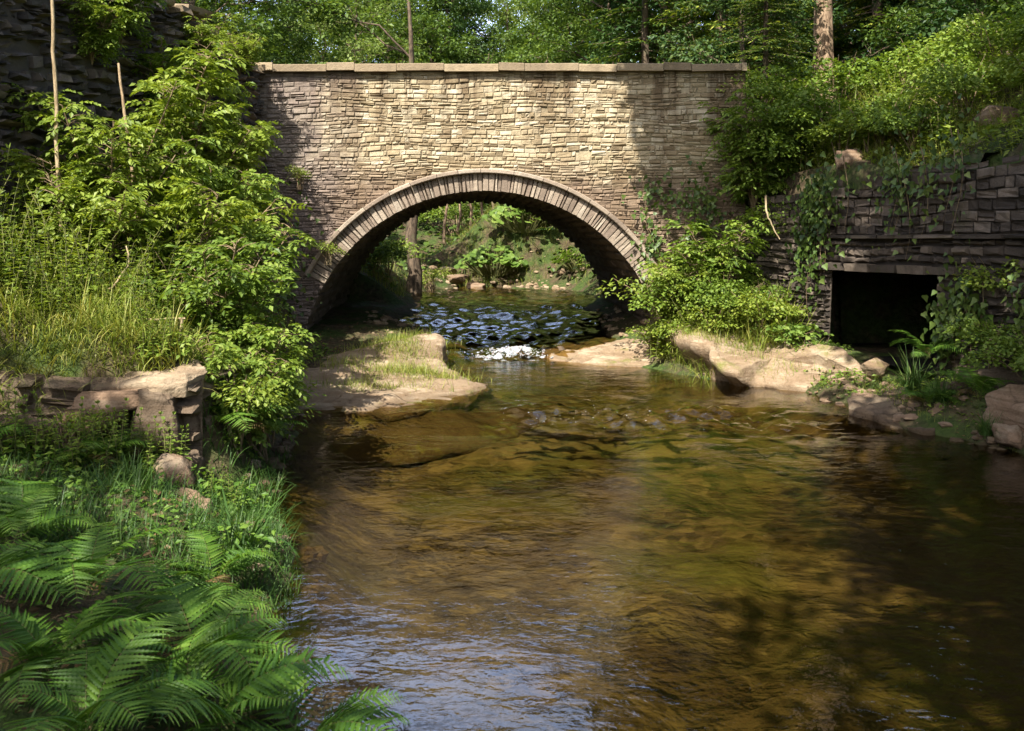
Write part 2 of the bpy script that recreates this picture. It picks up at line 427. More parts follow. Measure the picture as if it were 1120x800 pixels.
# ------------------------------------------------------------------ ground sheet
def axis(parts):
    a = []
    for (s, e, st) in parts: a += list(np.arange(s, e, st))
    return np.array(sorted(set(np.round(a, 4))))
gx = axis([(-400, -60, 40), (-60, -14, 3), (-14, -6.6, .5), (-6.6, 9.8, .1), (9.8, 16, .5), (16, 60, 3), (60, 401, 40)])
gy = axis([(-120, -12, 12), (-12, 1, .8), (1, 4, .2), (4, 18, .1), (18, 36, .2), (36, 60, .8), (60, 110, 4), (110, 460, 30)])
GX, GY = np.meshgrid(gx, gy)
GZ = ground_h(GX, GY)
mb = MB()
nx, ny = len(gx), len(gy)
ii = (np.arange(ny-1)[:, None]*nx+np.arange(nx-1)[None, :])
mb.add(np.stack([GX, GY, GZ], -1).reshape(-1, 3), np.stack([ii, ii+1, ii+nx+1, ii+nx], -1).reshape(-1, 4))

def ground_material():
    m, nt, out = new_mat('ground_earth')
    pos = geo_pos(nt)
    sep = nt.nodes.new('ShaderNodeSeparateXYZ'); L(nt, pos, sep.inputs[0])
    n1 = noise_(nt, pos, 1.6, 6, .65); n2 = noise_(nt, pos, 11, 5, .7); n3 = noise_(nt, pos, .7, 3)
    earth = ramp(nt, n2, [(.3, (.035,.026,.016)), (.5, (.075,.055,.032)), (.72, (.14,.105,.062))])
    moss = ramp(nt, n2, [(.3, (.022,.04,.010)), (.7, (.07,.10,.025))])
    land = mixc(nt, remap(nt, n1, .42, .58), earth, moss)
    # stony stream bed: pebbles and flat slabs in peat brown
    vo = N(nt, 'ShaderNodeTexVoronoi', Scale=3.2); L(nt, mapping(nt, pos, (1,.8,1)), vo.inputs['Vector'])
    vo2 = N(nt, 'ShaderNodeTexVoronoi', Scale=9.); L(nt, pos, vo2.inputs['Vector'])
    c = ramp(nt, vo.outputs['Color'], [(.2, (.042,.031,.013)), (.5, (.08,.063,.027)), (.8, (.135,.11,.052))])
    c2 = ramp(nt, vo2.outputs['Color'], [(.2, (.032,.025,.011)), (.8, (.135,.11,.052))])
    bed = mixc(nt, remap(nt, n1, .4, .62), c, c2)
    bed = mixc(nt, remap(nt, n3, .45, .62, 0, .75), bed, (.075,.082,.020))
    bed = mixc(nt, remap(nt, noise_(nt, pos, .9, 4, .6), .52, .66, 0, .7), bed, (.03,.019,.008))
    deep = remap(nt, math_(nt, 'ADD', sep.outputs['Y'], math_(nt, 'MULTIPLY', noise_(nt, pos, .8, 4), 3.0)), 6.2, 8.6, .75, 0)  # dimness of deep water put into the bed colour at the near end
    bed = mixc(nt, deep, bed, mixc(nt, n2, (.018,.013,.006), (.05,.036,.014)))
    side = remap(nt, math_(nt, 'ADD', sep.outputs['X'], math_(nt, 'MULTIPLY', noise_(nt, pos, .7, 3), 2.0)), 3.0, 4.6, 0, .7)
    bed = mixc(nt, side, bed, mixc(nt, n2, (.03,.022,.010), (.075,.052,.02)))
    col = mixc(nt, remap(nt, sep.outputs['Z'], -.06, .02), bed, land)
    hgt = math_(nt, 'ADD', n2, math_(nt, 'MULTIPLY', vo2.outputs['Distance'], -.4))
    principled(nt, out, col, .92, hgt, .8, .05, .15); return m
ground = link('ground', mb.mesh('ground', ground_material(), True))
tag(ground, 'earthy valley floor with stony stream bed and steep overgrown banks', 'ground', kind='structure')

# ------------------------------------------------------------------ water
wx = axis([(-5.2, 7.6, .07)]); wy = axis([(-14, 3, .25), (3, 9, .09), (9, 19, .05), (19, 24, .08), (24, 33.5, .14)])
WX, WY = np.meshgrid(wx, wy)
rif = np.exp(-((WY-11.6-.25*np.sin(WX*1.3))/.75)**2)*sstep(-.5, .3, WX)*(1-sstep(2.4, 4.2, WX))
rap = sstep(16.9, 17.6, WY)*(1-.55*sstep(22, 25, WY))
casc = np.exp(-((WY-16.95)/.45)**2)
amp = .003+.05*rif+.038*rap+.02*casc
WZ = water_level(WY)+amp*fbm(WX*2.7, WY*1.8, 0, 21, 3, .6)+amp*.6*fbm(WX*6.5, WY*4.5, 0, 29, 2)
WZ += (.034*rif+.009*rap)*fbm(WX*13, WY*9, 0, 35, 2)
WZ += .012*np.sin(WX*.9+WY*.6)*fbm(WX*.4, WY*.4, 0, 4, 2)
nx, ny = len(wx), len(wy)
ii = (np.arange(ny-1)[:, None]*nx+np.arange(nx-1)[None, :])
mb = MB(); mb.add(np.stack([WX, WY, WZ], -1).reshape(-1, 3), np.stack([ii, ii+1, ii+nx+1, ii+nx], -1).reshape(-1, 4))
def water_material():
    m, nt, out = new_mat('peaty_stream_water')
    pos = geo_pos(nt)
    w1 = noise_(nt, mapping(nt, pos, (2.2, 3.4, 1), (0, 0, .15)), 1.0, 3, .55, .6)
    w2 = noise_(nt, mapping(nt, pos, (7.5, 10.5, 1), (0, 0, -.2)), 1.0, 3, .55, .8)
    w3 = noise_(nt, mapping(nt, pos, (24, 30, 1)), 1.0, 2, .5)
    calm = remap(nt, noise_(nt, pos, .45, 2), .38, .62, .25, 1.0)
    h = math_(nt, 'ADD', math_(nt, 'MULTIPLY', w1, .55), math_(nt, 'ADD', math_(nt, 'MULTIPLY', w2, .30), math_(nt, 'MULTIPLY', w3, .07)))
    h = math_(nt, 'MULTIPLY', h, calm)
    b = N(nt, 'ShaderNodeBump', Strength=1.0, Distance=.022); L(nt, h, b.inputs['Height'])
    fr = N(nt, 'ShaderNodeFresnel', IOR=1.52); L(nt, b.outputs[0], fr.inputs['Normal'])
    gl = N(nt, 'ShaderNodeBsdfGlossy', Roughness=.03); L(nt, b.outputs[0], gl.inputs['Normal'])
    tr = N(nt, 'ShaderNodeBsdfTransparent'); tr.inputs['Color'].default_value = (.87,.76,.48,1)
    mx = N(nt, 'ShaderNodeMixShader'); L(nt, fr.outputs[0], mx.inputs[0]); L(nt, tr.outputs[0], mx.inputs[1]); L(nt, gl.outputs[0], mx.inputs[2])
    L(nt, mx.outputs[0], out.inputs['Surface']); return m
water = link('water', mb.mesh('water', water_material(), True))
tag(water, 'clear peat brown stream rippling out from under the arch', 'water', kind='structure')

# foam of the little fall
def foam_material():
    m, nt, out = new_mat('white_foam')
    pos = geo_pos(nt)
    n = noise_(nt, pos, 30, 5, .7)
    p = principled(nt, out, ramp(nt, n, [(.35, (.16,.17,.18)), (.62, (.48,.49,.50))]), .5, n, .8, .03)
    p.inputs['Subsurface Weight'].default_value = .2
    return m
M['foam'] = foam_material()
r = rng(5); mb = MB()
def blob(mb, c, s, seed, k=9, m=6, squash=.6):
    th = np.linspace(0, math.pi, m+1)[:, None]; ph = (np.arange(k)*2*math.pi/k)[None, :]
    x = np.sin(th)*np.cos(ph); y = np.sin(th)*np.sin(ph); z = np.cos(th)*np.ones_like(ph)
    q = 1+.35*fbm(x*1.7+seed, y*1.7, z*1.7, seed, 2)
    V = np.stack([x*q*s, y*q*s, z*q*s*squash], -1).reshape(-1, 3)+np.asarray(c)
    i = np.arange(m)[:, None]*k; j = np.arange(k)[None, :]; j2 = (j+1) % k
    mb.add(V, np.stack([i+j, i+k+j, i+k+j2, i+j2], -1).reshape(-1, 4))
fx = np.linspace(-.62, .55, 110); fy = np.linspace(16.35, 17.35, 90)
FX, FY = np.meshgrid(fx, fy)
prof = np.exp(-((FX+.02)/.36)**4)*np.exp(-((FY-16.85-.12*np.sin(FX*4))/.30)**4)
fn_ = fbm(FX*7, FY*6, 0, 77, 4)
FZ = water_level(FY)+.02+.055*prof*(1+.8*fbm(FX*9, FY*8, 0, 78, 4, .65))
okf = ((prof*1.5+fn_*.8) > .92) | ((fn_ > .46) & (FY < 16.95) & (np.abs(FX) < .6))
n_x = len(fx); q = np.arange(len(fy)-1)[:, None]*n_x+np.arange(n_x-1)[None, :]
mk = (okf[:-1, :-1] & okf[1:, 1:] & okf[:-1, 1:] & okf[1:, :-1]).ravel(); q = q.ravel()[mk]
mb.add(np.stack([FX, FY, FZ], -1).reshape(-1, 3), np.stack([q, q+1, q+n_x+1, q+n_x], -1))
for i in range(260):
    x = r.normal(-.02, .33); y = 16.55+.5*r.random()
    blob(mb, (x, y, float(water_level(y))+.03+.07*r.random()*math.exp(-(x/.35)**2)), .006+.018*r.random()**2, i, 8, 6, .7)
for i in range(45):      # flecks on the riffle
    x = r.normal(.9, .75); y = 11.6+r.normal(0, .3)
    if -.2 < x < 2.6: blob(mb, (x, y, float(water_level(y))+.010), .004+.009*r.random()**3, i, 6, 4, .4)
tag(link('foam', mb.mesh('foam', M['foam'], True)), 'white foam where the stream drops out of the arch', 'foam', kind='stuff')

# ------------------------------------------------------------------ masonry
def stone(mb, q, d, mapf, r, e=.02, back=.07, jit=.010):
    # a dressed or rough stone with worn corners
    """q: four corners (u,v) bl br tr tl; d: how far the face stands out"""
    q = np.asarray(q, float)
    wu = (np.linalg.norm(q[1]-q[0])+np.linalg.norm(q[2]-q[3]))/2; wv = (np.linalg.norm(q[3]-q[0])+np.linalg.norm(q[2]-q[1]))/2
    eu = min(.3, e/max(wu, .01)*(.7+.6*r.random())); ev = min(.3, e/max(wv, .01)*(.7+.6*r.random()))
    S = np.array([0, eu, 1-eu, 1]); T = np.array([0, ev, 1-ev, 1])
    s, t = np.meshgrid(S, T)
    P = ((1-s)*(1-t))[..., None]*q[0]+(s*(1-t))[..., None]*q[1]+(s*t)[..., None]*q[2]+((1-s)*t)[..., None]*q[3]
    D = np.full((4, 4), -back); D[1:3, 1:3] = d+r.normal(0, jit, (2, 2))
    P[1:3, 1:3] += r.normal(0, jit*.6, (2, 2, 2))
    i = (np.arange(3)[:, None]*4+np.arange(3)[None, :])
    mb.add(mapf(P[..., 0].ravel(), P[..., 1].ravel(), D.ravel()), np.stack([i, i+1, i+5, i+4], -1).reshape(-1, 4))

def courses(mb, u0, u1, v0, v1, hr, lr, mapf, seed, gap=.012, out=(.0, .03), skip=0., wav=.015, keep=None, e=.02, jit=.010, trim=None, back=.06, split=0.):
    r = rng(seed); v = v0
    hs = hr if callable(hr) else (lambda vv: hr)
    while v < v1-.02:
        a, b = hs(v); h = a+(b-a)*r.random(); vt = min(v+h, v1)
        if v1-vt < a*.6: vt = v1
        u = u0-r.random()*lr[1]*.6
        ph = r.random()*9
        def wv(uu, base, k): return base+wav*math.sin(uu*1.7+k)+wav*.6*math.sin(uu*4.1+k*2)
        while u < u1:
            l = lr[0]+(lr[1]-lr[0])*r.random()**1.4
            a0, a1 = max(u, u0), min(u+l, u1)
            u += l
            if a1-a0 < .03: continue
            g = gap*(.6+.8*r.random())/2
            q = [[a0+g, wv(a0, v, v*3)+g], [a1-g, wv(a1, v, v*3)+g], [a1-g, wv(a1, vt, vt*3)-g], [a0+g, wv(a0, vt, vt*3)-g]]
            if q[3][1]-q[0][1] < .02 or q[2][1]-q[1][1] < .02: continue
            parts = [q]
            if r.random() < split:
                f = .35+.3*r.random()
                m0 = [q[0][0], q[0][1]*(1-f)+q[3][1]*f]; m1 = [q[1][0], q[1][1]*(1-f)+q[2][1]*f]
                parts = [[q[0], q[1], [m1[0], m1[1]-g], [m0[0], m0[1]-g]], [[m0[0], m0[1]+g], [m1[0], m1[1]+g], q[2], q[3]]]
            qs = []
            for p_ in parts:
                jv = r.normal(0, gap*.35, 4)
                p_ = [[c_[0], c_[1]+jv[ci]] for ci, c_ in enumerate(p_)]
                qs += [p_] if trim is None else trim(p_)
            for q in qs:
                if keep is not None and not keep((q[0][0]+q[2][0])/2, (q[0][1]+q[2][1])/2): continue
                if r.random() < skip: continue
                stone(mb, q, out[0]+(out[1]-out[0])*r.random(), mapf, r, e, back, jit)
        v = vt

# ---- the bridge
bridge = thing('stone_bridge', 'weathered sandstone bridge with one round arch over the stream', 'bridge', (0, 0, 0))
BX0, BX1 = -6.2, 3.92
def map_face(u, v, d): return np.stack([u, YF-d, v], -1)
SPRING = 1.42
def RTz(z): return RAD+RINGW*.5 if z > SPRING else RAD-.004
def trim_arch(q):
    zb, zt = q[0][1], q[3][1]
    RT = RTz((zb+zt)/2)
    def half(z):
        return math.sqrt(max(0., RT*RT-(z-ZC)**2)) if abs(z-ZC) < RT else 0.
    hb, ht = half(zb), half(zt)
    if ht == 0 and hb == 0: return [q]
    res = []
    lb, lt_ = XC-hb, XC-ht; rb, rt_ = XC+hb, XC+ht
    if q[0][0] < lb-.03:      # piece left of the opening
        res.append([q[0], [min(q[1][0], lb), q[1][1]], [max(min(q[2][0], lt_), q[3][0]+.02), q[2][1]], q[3]])
    if q[1][0] > rb+.03:
        res.append([[max(q[0][0], rb), q[0][1]], q[1], q[2], [min(max(q[3][0], rt_), q[2][0]-.02), q[3][1]]])
    if ht == 0 and not res: return [[[q[0][0], ZC+RT], [q[1][0], ZC+RT], q[2], q[3]]] if q[3][1] > ZC+RT+.03 else []
    return res
mb = MB()
courses(mb, BX0, BX1, -.3, ZTOP, lambda v: ((.04, .085) if v < 3.35 else (.05, .10)), (.06, .27), map_face, 11, gap=.008, out=(-.004, .013), wav=.020, trim=trim_arch, e=.013, jit=.006, back=.008, split=.12, skip=.012)
# backing of the face, and the far face
for (yy, xcc, sg) in ((YF+.018, XC, 1), (YB, XC+SKEW*(YB-YF), -1)):
    xs = np.unique(np.concatenate([np.linspace(BX0, BX1, 60), xcc+np.linspace(-RAD-.1, RAD+.1, 61)]))
    zb = np.where(np.abs(xs-xcc) < RAD+.1, ZC+np.sqrt(np.maximum(0, (RAD+.1)**2-(xs-xcc)**2)), -.6)
    V = np.concatenate([np.stack([xs, np.full_like(xs, yy), zb], -1), np.stack([xs, np.full_like(xs, yy), np.full_like(xs, ZTOP)], -1)])
    n = len(xs); i = np.arange(n-1)
    (mb if sg == 1 else (mbk := MB())).add(V, np.stack([i, i+1, i+n+1, i+n], -1))
link('spandrel_wall', mb.mesh('spandrel_wall', M['bridge']), bridge)
def map_back(u, v, d): return np.stack([u, YB+d, v], -1)
XCB = XC+SKEW*(YB-YF)
def trim_back(q):
    c = XC; 
    sh = XCB-XC
    qq = [[p[0]-sh, p[1]] for p in q]
    return [[[p[0]+sh, p[1]] for p in t] for t in trim_arch(qq)]
courses(mbk, BX0, BX1, -.3, ZTOP, (.12, .2), (.2, .55), map_back, 12, out=(0, .02), trim=trim_back)
link('far_face', mbk.mesh('far_face', M['bridge']), bridge)
# ring of voussoirs
def map_ring(u, v, d): return np.stack([XC-v*np.cos(u), YF-d, ZC+v*np.sin(u)], -1)
A0 = math.asin((SPRING-ZC)/(RAD+.12))
mb = MB(); r = rng(31); a = A0
while a < math.pi-A0-.02:
    w = (.045+.065*r.random()**1.5)/RAD; a2 = min(a+w, math.pi-A0)
    g = .0022/RAD
    o = r.random()*.010
    stone(mb, [[a+g, RAD-.004-r.random()*.010], [a2-g, RAD-.004-r.random()*.010], [a2-g, RAD+RINGW-.02], [a+g, RAD+RINGW-.02]], .035+o, map_ring, r, .003, .010, .004)
    a = a2
link('arch_ring', mb.mesh('arch_ring', M['ring']), bridge)
# thin projecting course that follows the ring
mb = MB(); a = A0
while a < math.pi-A0-.02:
    w = (.28+.25*r.random())/RAD; a2 = min(a+w, math.pi-A0)
    n = 5; A = np.linspace(a+.0015, a2-.0015, n)
    oo = .125+r.random()*.015; ri, ro = RAD+RINGW-.025, RAD+RINGW+.05
    P = []
    for aa in A:
        for (rr, dd) in ((ri, -.03), (ri, oo-.012), (ri+.012, oo), (ro-.015, oo), (ro, oo-.02), (ro, -.03)):
            P.append(map_ring(np.array([aa]), np.array([rr]), np.array([dd]))[0])
    F = [(i*6+j, i*6+j+1, i*6+j+7, i*6+j+6) for i in range(n-1) for j in range(5)]
    mb.add(P, F); mb.add([P[j] for j in range(6)]+[P[(n-1)*6+j] for j in range(6)], [(0,1,2,3),(0,3,4,5),(6,9,8,7),(6,11,10,9)])
    a = a2
link('hood_mould', mb.mesh('hood_mould', M['ring']), bridge)
# barrel
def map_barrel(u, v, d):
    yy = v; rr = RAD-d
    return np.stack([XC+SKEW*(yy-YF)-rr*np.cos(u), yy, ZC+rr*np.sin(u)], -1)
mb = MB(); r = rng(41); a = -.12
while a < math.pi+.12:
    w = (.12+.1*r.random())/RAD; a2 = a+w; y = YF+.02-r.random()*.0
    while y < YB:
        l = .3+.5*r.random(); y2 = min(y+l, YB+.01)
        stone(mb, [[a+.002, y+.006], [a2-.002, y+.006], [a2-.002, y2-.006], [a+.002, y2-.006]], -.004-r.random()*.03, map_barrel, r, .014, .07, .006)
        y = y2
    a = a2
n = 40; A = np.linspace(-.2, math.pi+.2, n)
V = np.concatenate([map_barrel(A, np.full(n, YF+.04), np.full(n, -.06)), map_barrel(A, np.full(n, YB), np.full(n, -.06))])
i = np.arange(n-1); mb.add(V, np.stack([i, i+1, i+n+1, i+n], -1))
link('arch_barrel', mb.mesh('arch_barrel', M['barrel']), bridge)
# copings on both parapets, inner faces of parapets and the road bed
def coping(mb, y0, y1, seed):
    r = rng(seed); x = BX0
    while x < BX1:
        l = .42+.5*r.random(); x2 = min(x+l, BX1)
        g = .004; h0 = ZTOP+r.normal(0, .006); h1 = h0+.125+r.normal(0, .006); a, b = y0-r.random()*.02, y1
        bev = .010
        P = []
        for xx in (x+g, x2-g):
            dz = r.normal(0, .004)
            P += [(xx, a, h0+dz), (xx, a, h1-bev+dz), (xx, a+bev, h1+dz), (xx, b-bev, h1+dz), (xx, b, h1-bev+dz), (xx, b, h0+dz)]
        F = [(j, (j+1) % 6, 6+(j+1) % 6, 6+j) for j in range(6)]
        mb.add(P, F); mb.add(P, [(5,4,3,2,1,0),(6,7,8,9,10,11)])
        x = x2
mb = MB(); coping(mb, YF-.10, YF+.42, 51); link('coping', mb.mesh('coping', M['coping']), bridge)
mb = MB(); coping(mb, YB-.42, YB+.08, 52); link('coping', mb.mesh('coping', M['coping']), bridge)
def box(mb, x0, x1, y0, y1, z0, z1):
    V = [(x, y, z) for z in (z0, z1) for y in (y0, y1) for x in (x0, x1)]
    mb.add(V, [(0,2,3,1),(4,5,7,6),(0,1,5,4),(2,6,7,3),(0,4,6,2),(1,3,7,5)])
for ya in (YF+.34, YB-.38):
    mb = MB(); box(mb, BX0, BX1, ya, ya+.04, 3.2, ZTOP-.01)
    link('parapet_back', mb.mesh('parapet_back', M['wall']), bridge)
mb = MB(); box(mb, BX0, BX1, YF+.385, YB-.385, 3.35, 4.12)
link('road_bed', mb.mesh('road_bed', M['mortar']), bridge)

# ---- the tall rubble wall
lw = thing('rubble_wall', 'tall dark rubble stone wall rising from the nettle bank up to the bridge', 'wall')
def map_lw(u, v, d):       # u = distance Y
    y = u; nxv, nyv = .98, -.196
    bat = .05*(5-v)
    return np.stack([XWL(y)+bat+d*nxv, y+d*nyv, v], -1)
def lw_top(u): return 4.98+.085*(YF-u)+.22*math.sin(u*1.9)*(1 if u < 15.5 else .2)+.12*math.sin(u*5.3)
mb = MB()
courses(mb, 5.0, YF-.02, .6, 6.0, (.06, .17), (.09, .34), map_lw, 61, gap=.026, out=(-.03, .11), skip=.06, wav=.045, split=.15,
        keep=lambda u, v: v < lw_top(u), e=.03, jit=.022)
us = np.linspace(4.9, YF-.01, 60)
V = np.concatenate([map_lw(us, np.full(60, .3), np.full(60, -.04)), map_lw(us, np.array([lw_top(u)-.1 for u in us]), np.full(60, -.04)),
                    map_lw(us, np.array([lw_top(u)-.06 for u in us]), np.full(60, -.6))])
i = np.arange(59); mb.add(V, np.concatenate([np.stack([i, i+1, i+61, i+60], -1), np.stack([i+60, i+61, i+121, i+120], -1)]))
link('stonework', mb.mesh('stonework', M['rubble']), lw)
mb = MB()
r = rng(64)
for k in range(26):   # loose cap stones along the top
    u = 9.5+k*.28; l = .2+.2*r.random(); z = lw_top(u)
    stone(mb, [[u, z-.02], [u+l, z-.02], [u+l, z+.13], [u, z+.12]], .05+.1*r.random(), map_lw, r, .03, .35, .02)
link('cap_stones', mb.mesh('cap_stones', M['coping']), lw)

# ---- the retaining wall with the culvert
rw = thing('retaining_wall', 'dark coursed stone retaining wall with a square black culvert opening', 'wall')
_n = np.array([-.9524, -.3048])
def map_rw(u, v, d):
    y = u; bat = .04*(2-v)
    return np.stack([XWR(y)-bat+d*_n[0], y+d*_n[1], v], -1)
def rw_top(u): return float(np.interp(u, [6, 10, 11.3, 14.7, 16.7], [3.25, 3.18, 3.10, 2.88, 2.84]))+.05*math.sin(u*3.1)+.03*math.sin(u*8)
def in_cul(u, v): return CUL0 < u < CUL1 and v < CULZ+.03
mb = MB()
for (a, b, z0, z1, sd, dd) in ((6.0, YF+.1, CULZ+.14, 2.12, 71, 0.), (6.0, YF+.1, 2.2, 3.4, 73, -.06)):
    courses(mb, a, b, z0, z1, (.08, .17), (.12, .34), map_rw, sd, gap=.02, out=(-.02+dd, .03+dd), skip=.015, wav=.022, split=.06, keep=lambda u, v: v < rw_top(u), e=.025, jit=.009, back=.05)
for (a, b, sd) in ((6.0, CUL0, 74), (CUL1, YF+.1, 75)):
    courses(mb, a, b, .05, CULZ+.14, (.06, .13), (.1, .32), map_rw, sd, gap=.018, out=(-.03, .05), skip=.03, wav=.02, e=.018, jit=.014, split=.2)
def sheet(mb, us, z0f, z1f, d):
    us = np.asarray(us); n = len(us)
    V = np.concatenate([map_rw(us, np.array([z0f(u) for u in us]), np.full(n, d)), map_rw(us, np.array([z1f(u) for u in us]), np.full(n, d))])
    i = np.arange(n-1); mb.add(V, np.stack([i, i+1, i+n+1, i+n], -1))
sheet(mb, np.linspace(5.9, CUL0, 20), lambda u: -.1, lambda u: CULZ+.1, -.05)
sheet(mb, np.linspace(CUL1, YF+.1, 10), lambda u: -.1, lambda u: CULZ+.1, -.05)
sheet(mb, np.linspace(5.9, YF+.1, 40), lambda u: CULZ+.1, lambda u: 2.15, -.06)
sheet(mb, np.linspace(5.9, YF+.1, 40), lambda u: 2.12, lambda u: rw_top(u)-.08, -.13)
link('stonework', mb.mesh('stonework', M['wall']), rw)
mb = MB(); r = rng(77); u = 6.
while u < YF-2.0:            # narrow projecting ledge
    l = .3+.5*r.random()
    stone(mb, [[u+.004, 2.13], [u+l-.004, 2.13], [u+l-.004, 2.19], [u+.004, 2.19]], .06+.02*r.random(), map_rw, r, .012, .09, .006); u += l
link('ledge', mb.mesh('ledge', M['wall']), rw)
mb = MB(); u = CUL0-.35
while u < CUL1+.3:           # lintel stones over the opening
    l = .5+.4*r.random(); l = min(l, CUL1+.32-u)
    stone(mb, [[u+.005, CULZ], [u+l-.005, CULZ], [u+l-.005, CULZ+.13], [u+.005, CULZ+.13]], .05+.02*r.random(), map_rw, r, .015, .5, .008); u += l
link('lintel', mb.mesh('lintel', M['wall']), rw)
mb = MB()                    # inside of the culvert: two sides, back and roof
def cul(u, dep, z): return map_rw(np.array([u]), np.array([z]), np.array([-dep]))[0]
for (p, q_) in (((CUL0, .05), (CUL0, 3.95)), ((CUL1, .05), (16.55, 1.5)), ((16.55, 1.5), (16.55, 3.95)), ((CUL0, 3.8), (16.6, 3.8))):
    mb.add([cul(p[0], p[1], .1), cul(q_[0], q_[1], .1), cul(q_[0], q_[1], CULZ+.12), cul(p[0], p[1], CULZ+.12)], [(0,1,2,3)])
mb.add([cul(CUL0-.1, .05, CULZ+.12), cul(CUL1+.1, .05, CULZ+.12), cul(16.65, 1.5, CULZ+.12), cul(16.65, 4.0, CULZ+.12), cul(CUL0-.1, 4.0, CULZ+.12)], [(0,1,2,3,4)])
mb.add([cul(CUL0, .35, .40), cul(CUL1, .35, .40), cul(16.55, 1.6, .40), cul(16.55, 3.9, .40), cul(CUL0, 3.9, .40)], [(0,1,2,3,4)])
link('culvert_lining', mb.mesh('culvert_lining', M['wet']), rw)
# earth over the culvert continues the bank
us = np.linspace(CUL0-.35, 16.75, 40); ss = np.linspace(.08, 4.3, 40)
U, S = np.meshgrid(us, ss); X = XWR(U)+S; Zc = ground_h(XWR(U)+np.maximum(S, .46), U, hole=False)+.02
Zc = np.where(S < .2, np.array([[rw_top(u)-.12 for u in us]]), Zc)
mb = MB(); n = len(us); i = (np.arange(len(ss)-1)[:, None]*n+np.arange(n-1)[None, :])
mb.add(np.stack([X, U, Zc], -1).reshape(-1, 3), np.stack([i, i+1, i+n+1, i+n], -1).reshape(-1, 4))
link('earth_cover', mb.mesh('earth_cover', bpy.data.materials['ground_earth'], True), rw)

# ---- ruined ledge on the near bank
rl = thing('ruined_ledge', 'low ruined stone ledge holding up the grassy nettle bank', 'wall')
def map_rl(u, v, d): return np.stack([u, 8.16-d+.02*np.sin(u*3), v], -1)
mb = MB()
courses(mb, -5.2, -2.54, .15, 1.02, (.09, .2), (.2, .6), map_rl, 81, gap=.03, out=(-.06, .10), skip=.10, wav=.03, e=.03, jit=.02)
mb.add([(-5.3, 8.2, 0), (-2.55, 8.2, 0), (-2.55, 8.2, 1.0), (-5.3, 8.2, 1.0)], [(0,1,2,3)])
def map_rl2(u, v, d): return np.stack([-2.56+d, u, v], -1)
courses(mb, 8.34, 10.2, .15, 1.02, (.1, .2), (.2, .6), map_rl2, 82, gap=.03, out=(-.06, .06), skip=.08, wav=.03, e=.03, jit=.02)
mb.add([(-2.62, 8.22, 0), (-2.62, 10.3, 0), (-2.62, 10.3, 1.0), (-2.62, 8.22, 1.0)], [(0,1,2,3)])
link('stonework', mb.mesh('stonework', M['rockdark']), rl)

# ------------------------------------------------------------------ rocks
def slab_mesh(name, outline, zbot, mat, seed, rough=.05, steps=.07, nlev=5, under=0., flare=0.):
    P = np.asarray(outline, float); n0 = len(P); N_ = 132
    t = np.linspace(0, n0, N_, endpoint=False); i0 = t.astype(int) % n0; i1 = (i0+1) % n0; f = (t-t.astype(int))[:, None]
    O = P[i0]*(1-f)+P[i1]*f
    O = (O+np.roll(O, 1, 0)+np.roll(O, -1, 0))/3
    c = O.mean(0); ctop = c.copy()
    O[:, :2] += (nrm(O[:, :2]-c[:2]))*(fbm(O[:, 0]*2.3, O[:, 1]*2.3, 0, seed, 3)*rough*2)[:, None]
    rings = np.concatenate([np.linspace(.05, .95, 26), [.972, .988, 1.0]])
    V = [c[None]]
    for k in rings:
        Q = c+(O-c)*k
        z = Q[:, 2]+fbm(Q[:, 0]*1.6, Q[:, 1]*1.6, 0, seed+3, 5)*rough*.9
        st = fbm(Q[:, 0]*.9, Q[:, 1]*1.3, 0, seed+8, 2)
        z += steps*(np.floor(st*2.5)/2.5+.25*sstep(.0, 1, (st*2.5) % 1))
        z += .018*fbm(Q[:, 0]*7, Q[:, 1]*7, 0, seed+5, 3)
        ck = vnoise(Q[:, 0]*1.7+.4*vnoise(Q[:, 0]*5, Q[:, 1]*5, 0, 5), Q[:, 1]*2.6, 0, seed+6); z -= .045*np.exp(-(ck/.05)**2)
        z -= .05*sstep(.93, 1.0, k)*(1+.6*vnoise(Q[:, 0]*4, Q[:, 1]*4, 0, seed))
        V.append(np.stack([Q[:, 0], Q[:, 1], z], -1))
    top = V[-1]
    for l in range(1, nlev+1):
        f = l/nlev
        z = top[:, 2]*(1-f)+zbot*f
        lay = vnoise(z*9+seed, seed*1.3, 0, seed)*.6+.4*vnoise(O[:, 0]*3, O[:, 1]*3, z*8, seed+2)
        off = (lay*rough*1.6-.03*f)-under*sstep(.12, .45, f)+flare*sstep(.12, .9, f)
        Q = O[:, :2]+nrm(O[:, :2]-c[:2])*off[:, None]
        V.append(np.stack([Q[:, 0], Q[:, 1], z], -1))
    V[0] = np.array([[c[0], c[1], V[1][:, 2].mean()]])
    VV = np.concatenate(V); mb = MB()
    nr = len(V)-1
    i = np.arange(nr-1)[:, None]*N_; j = np.arange(N_)[None, :]; j2 = (j+1) % N_
    mb.add(VV, np.stack([1+i+j, 1+i+j2, 1+i+N_+j2, 1+i+N_+j], -1).reshape(-1, 4)[:, ::-1])
    mb.add(VV, np.stack([np.zeros(N_, int), 1+np.arange(N_), 1+(np.arange(N_)+1) % N_], -1))
    me = mb.mesh(name, mat, True)
    return me
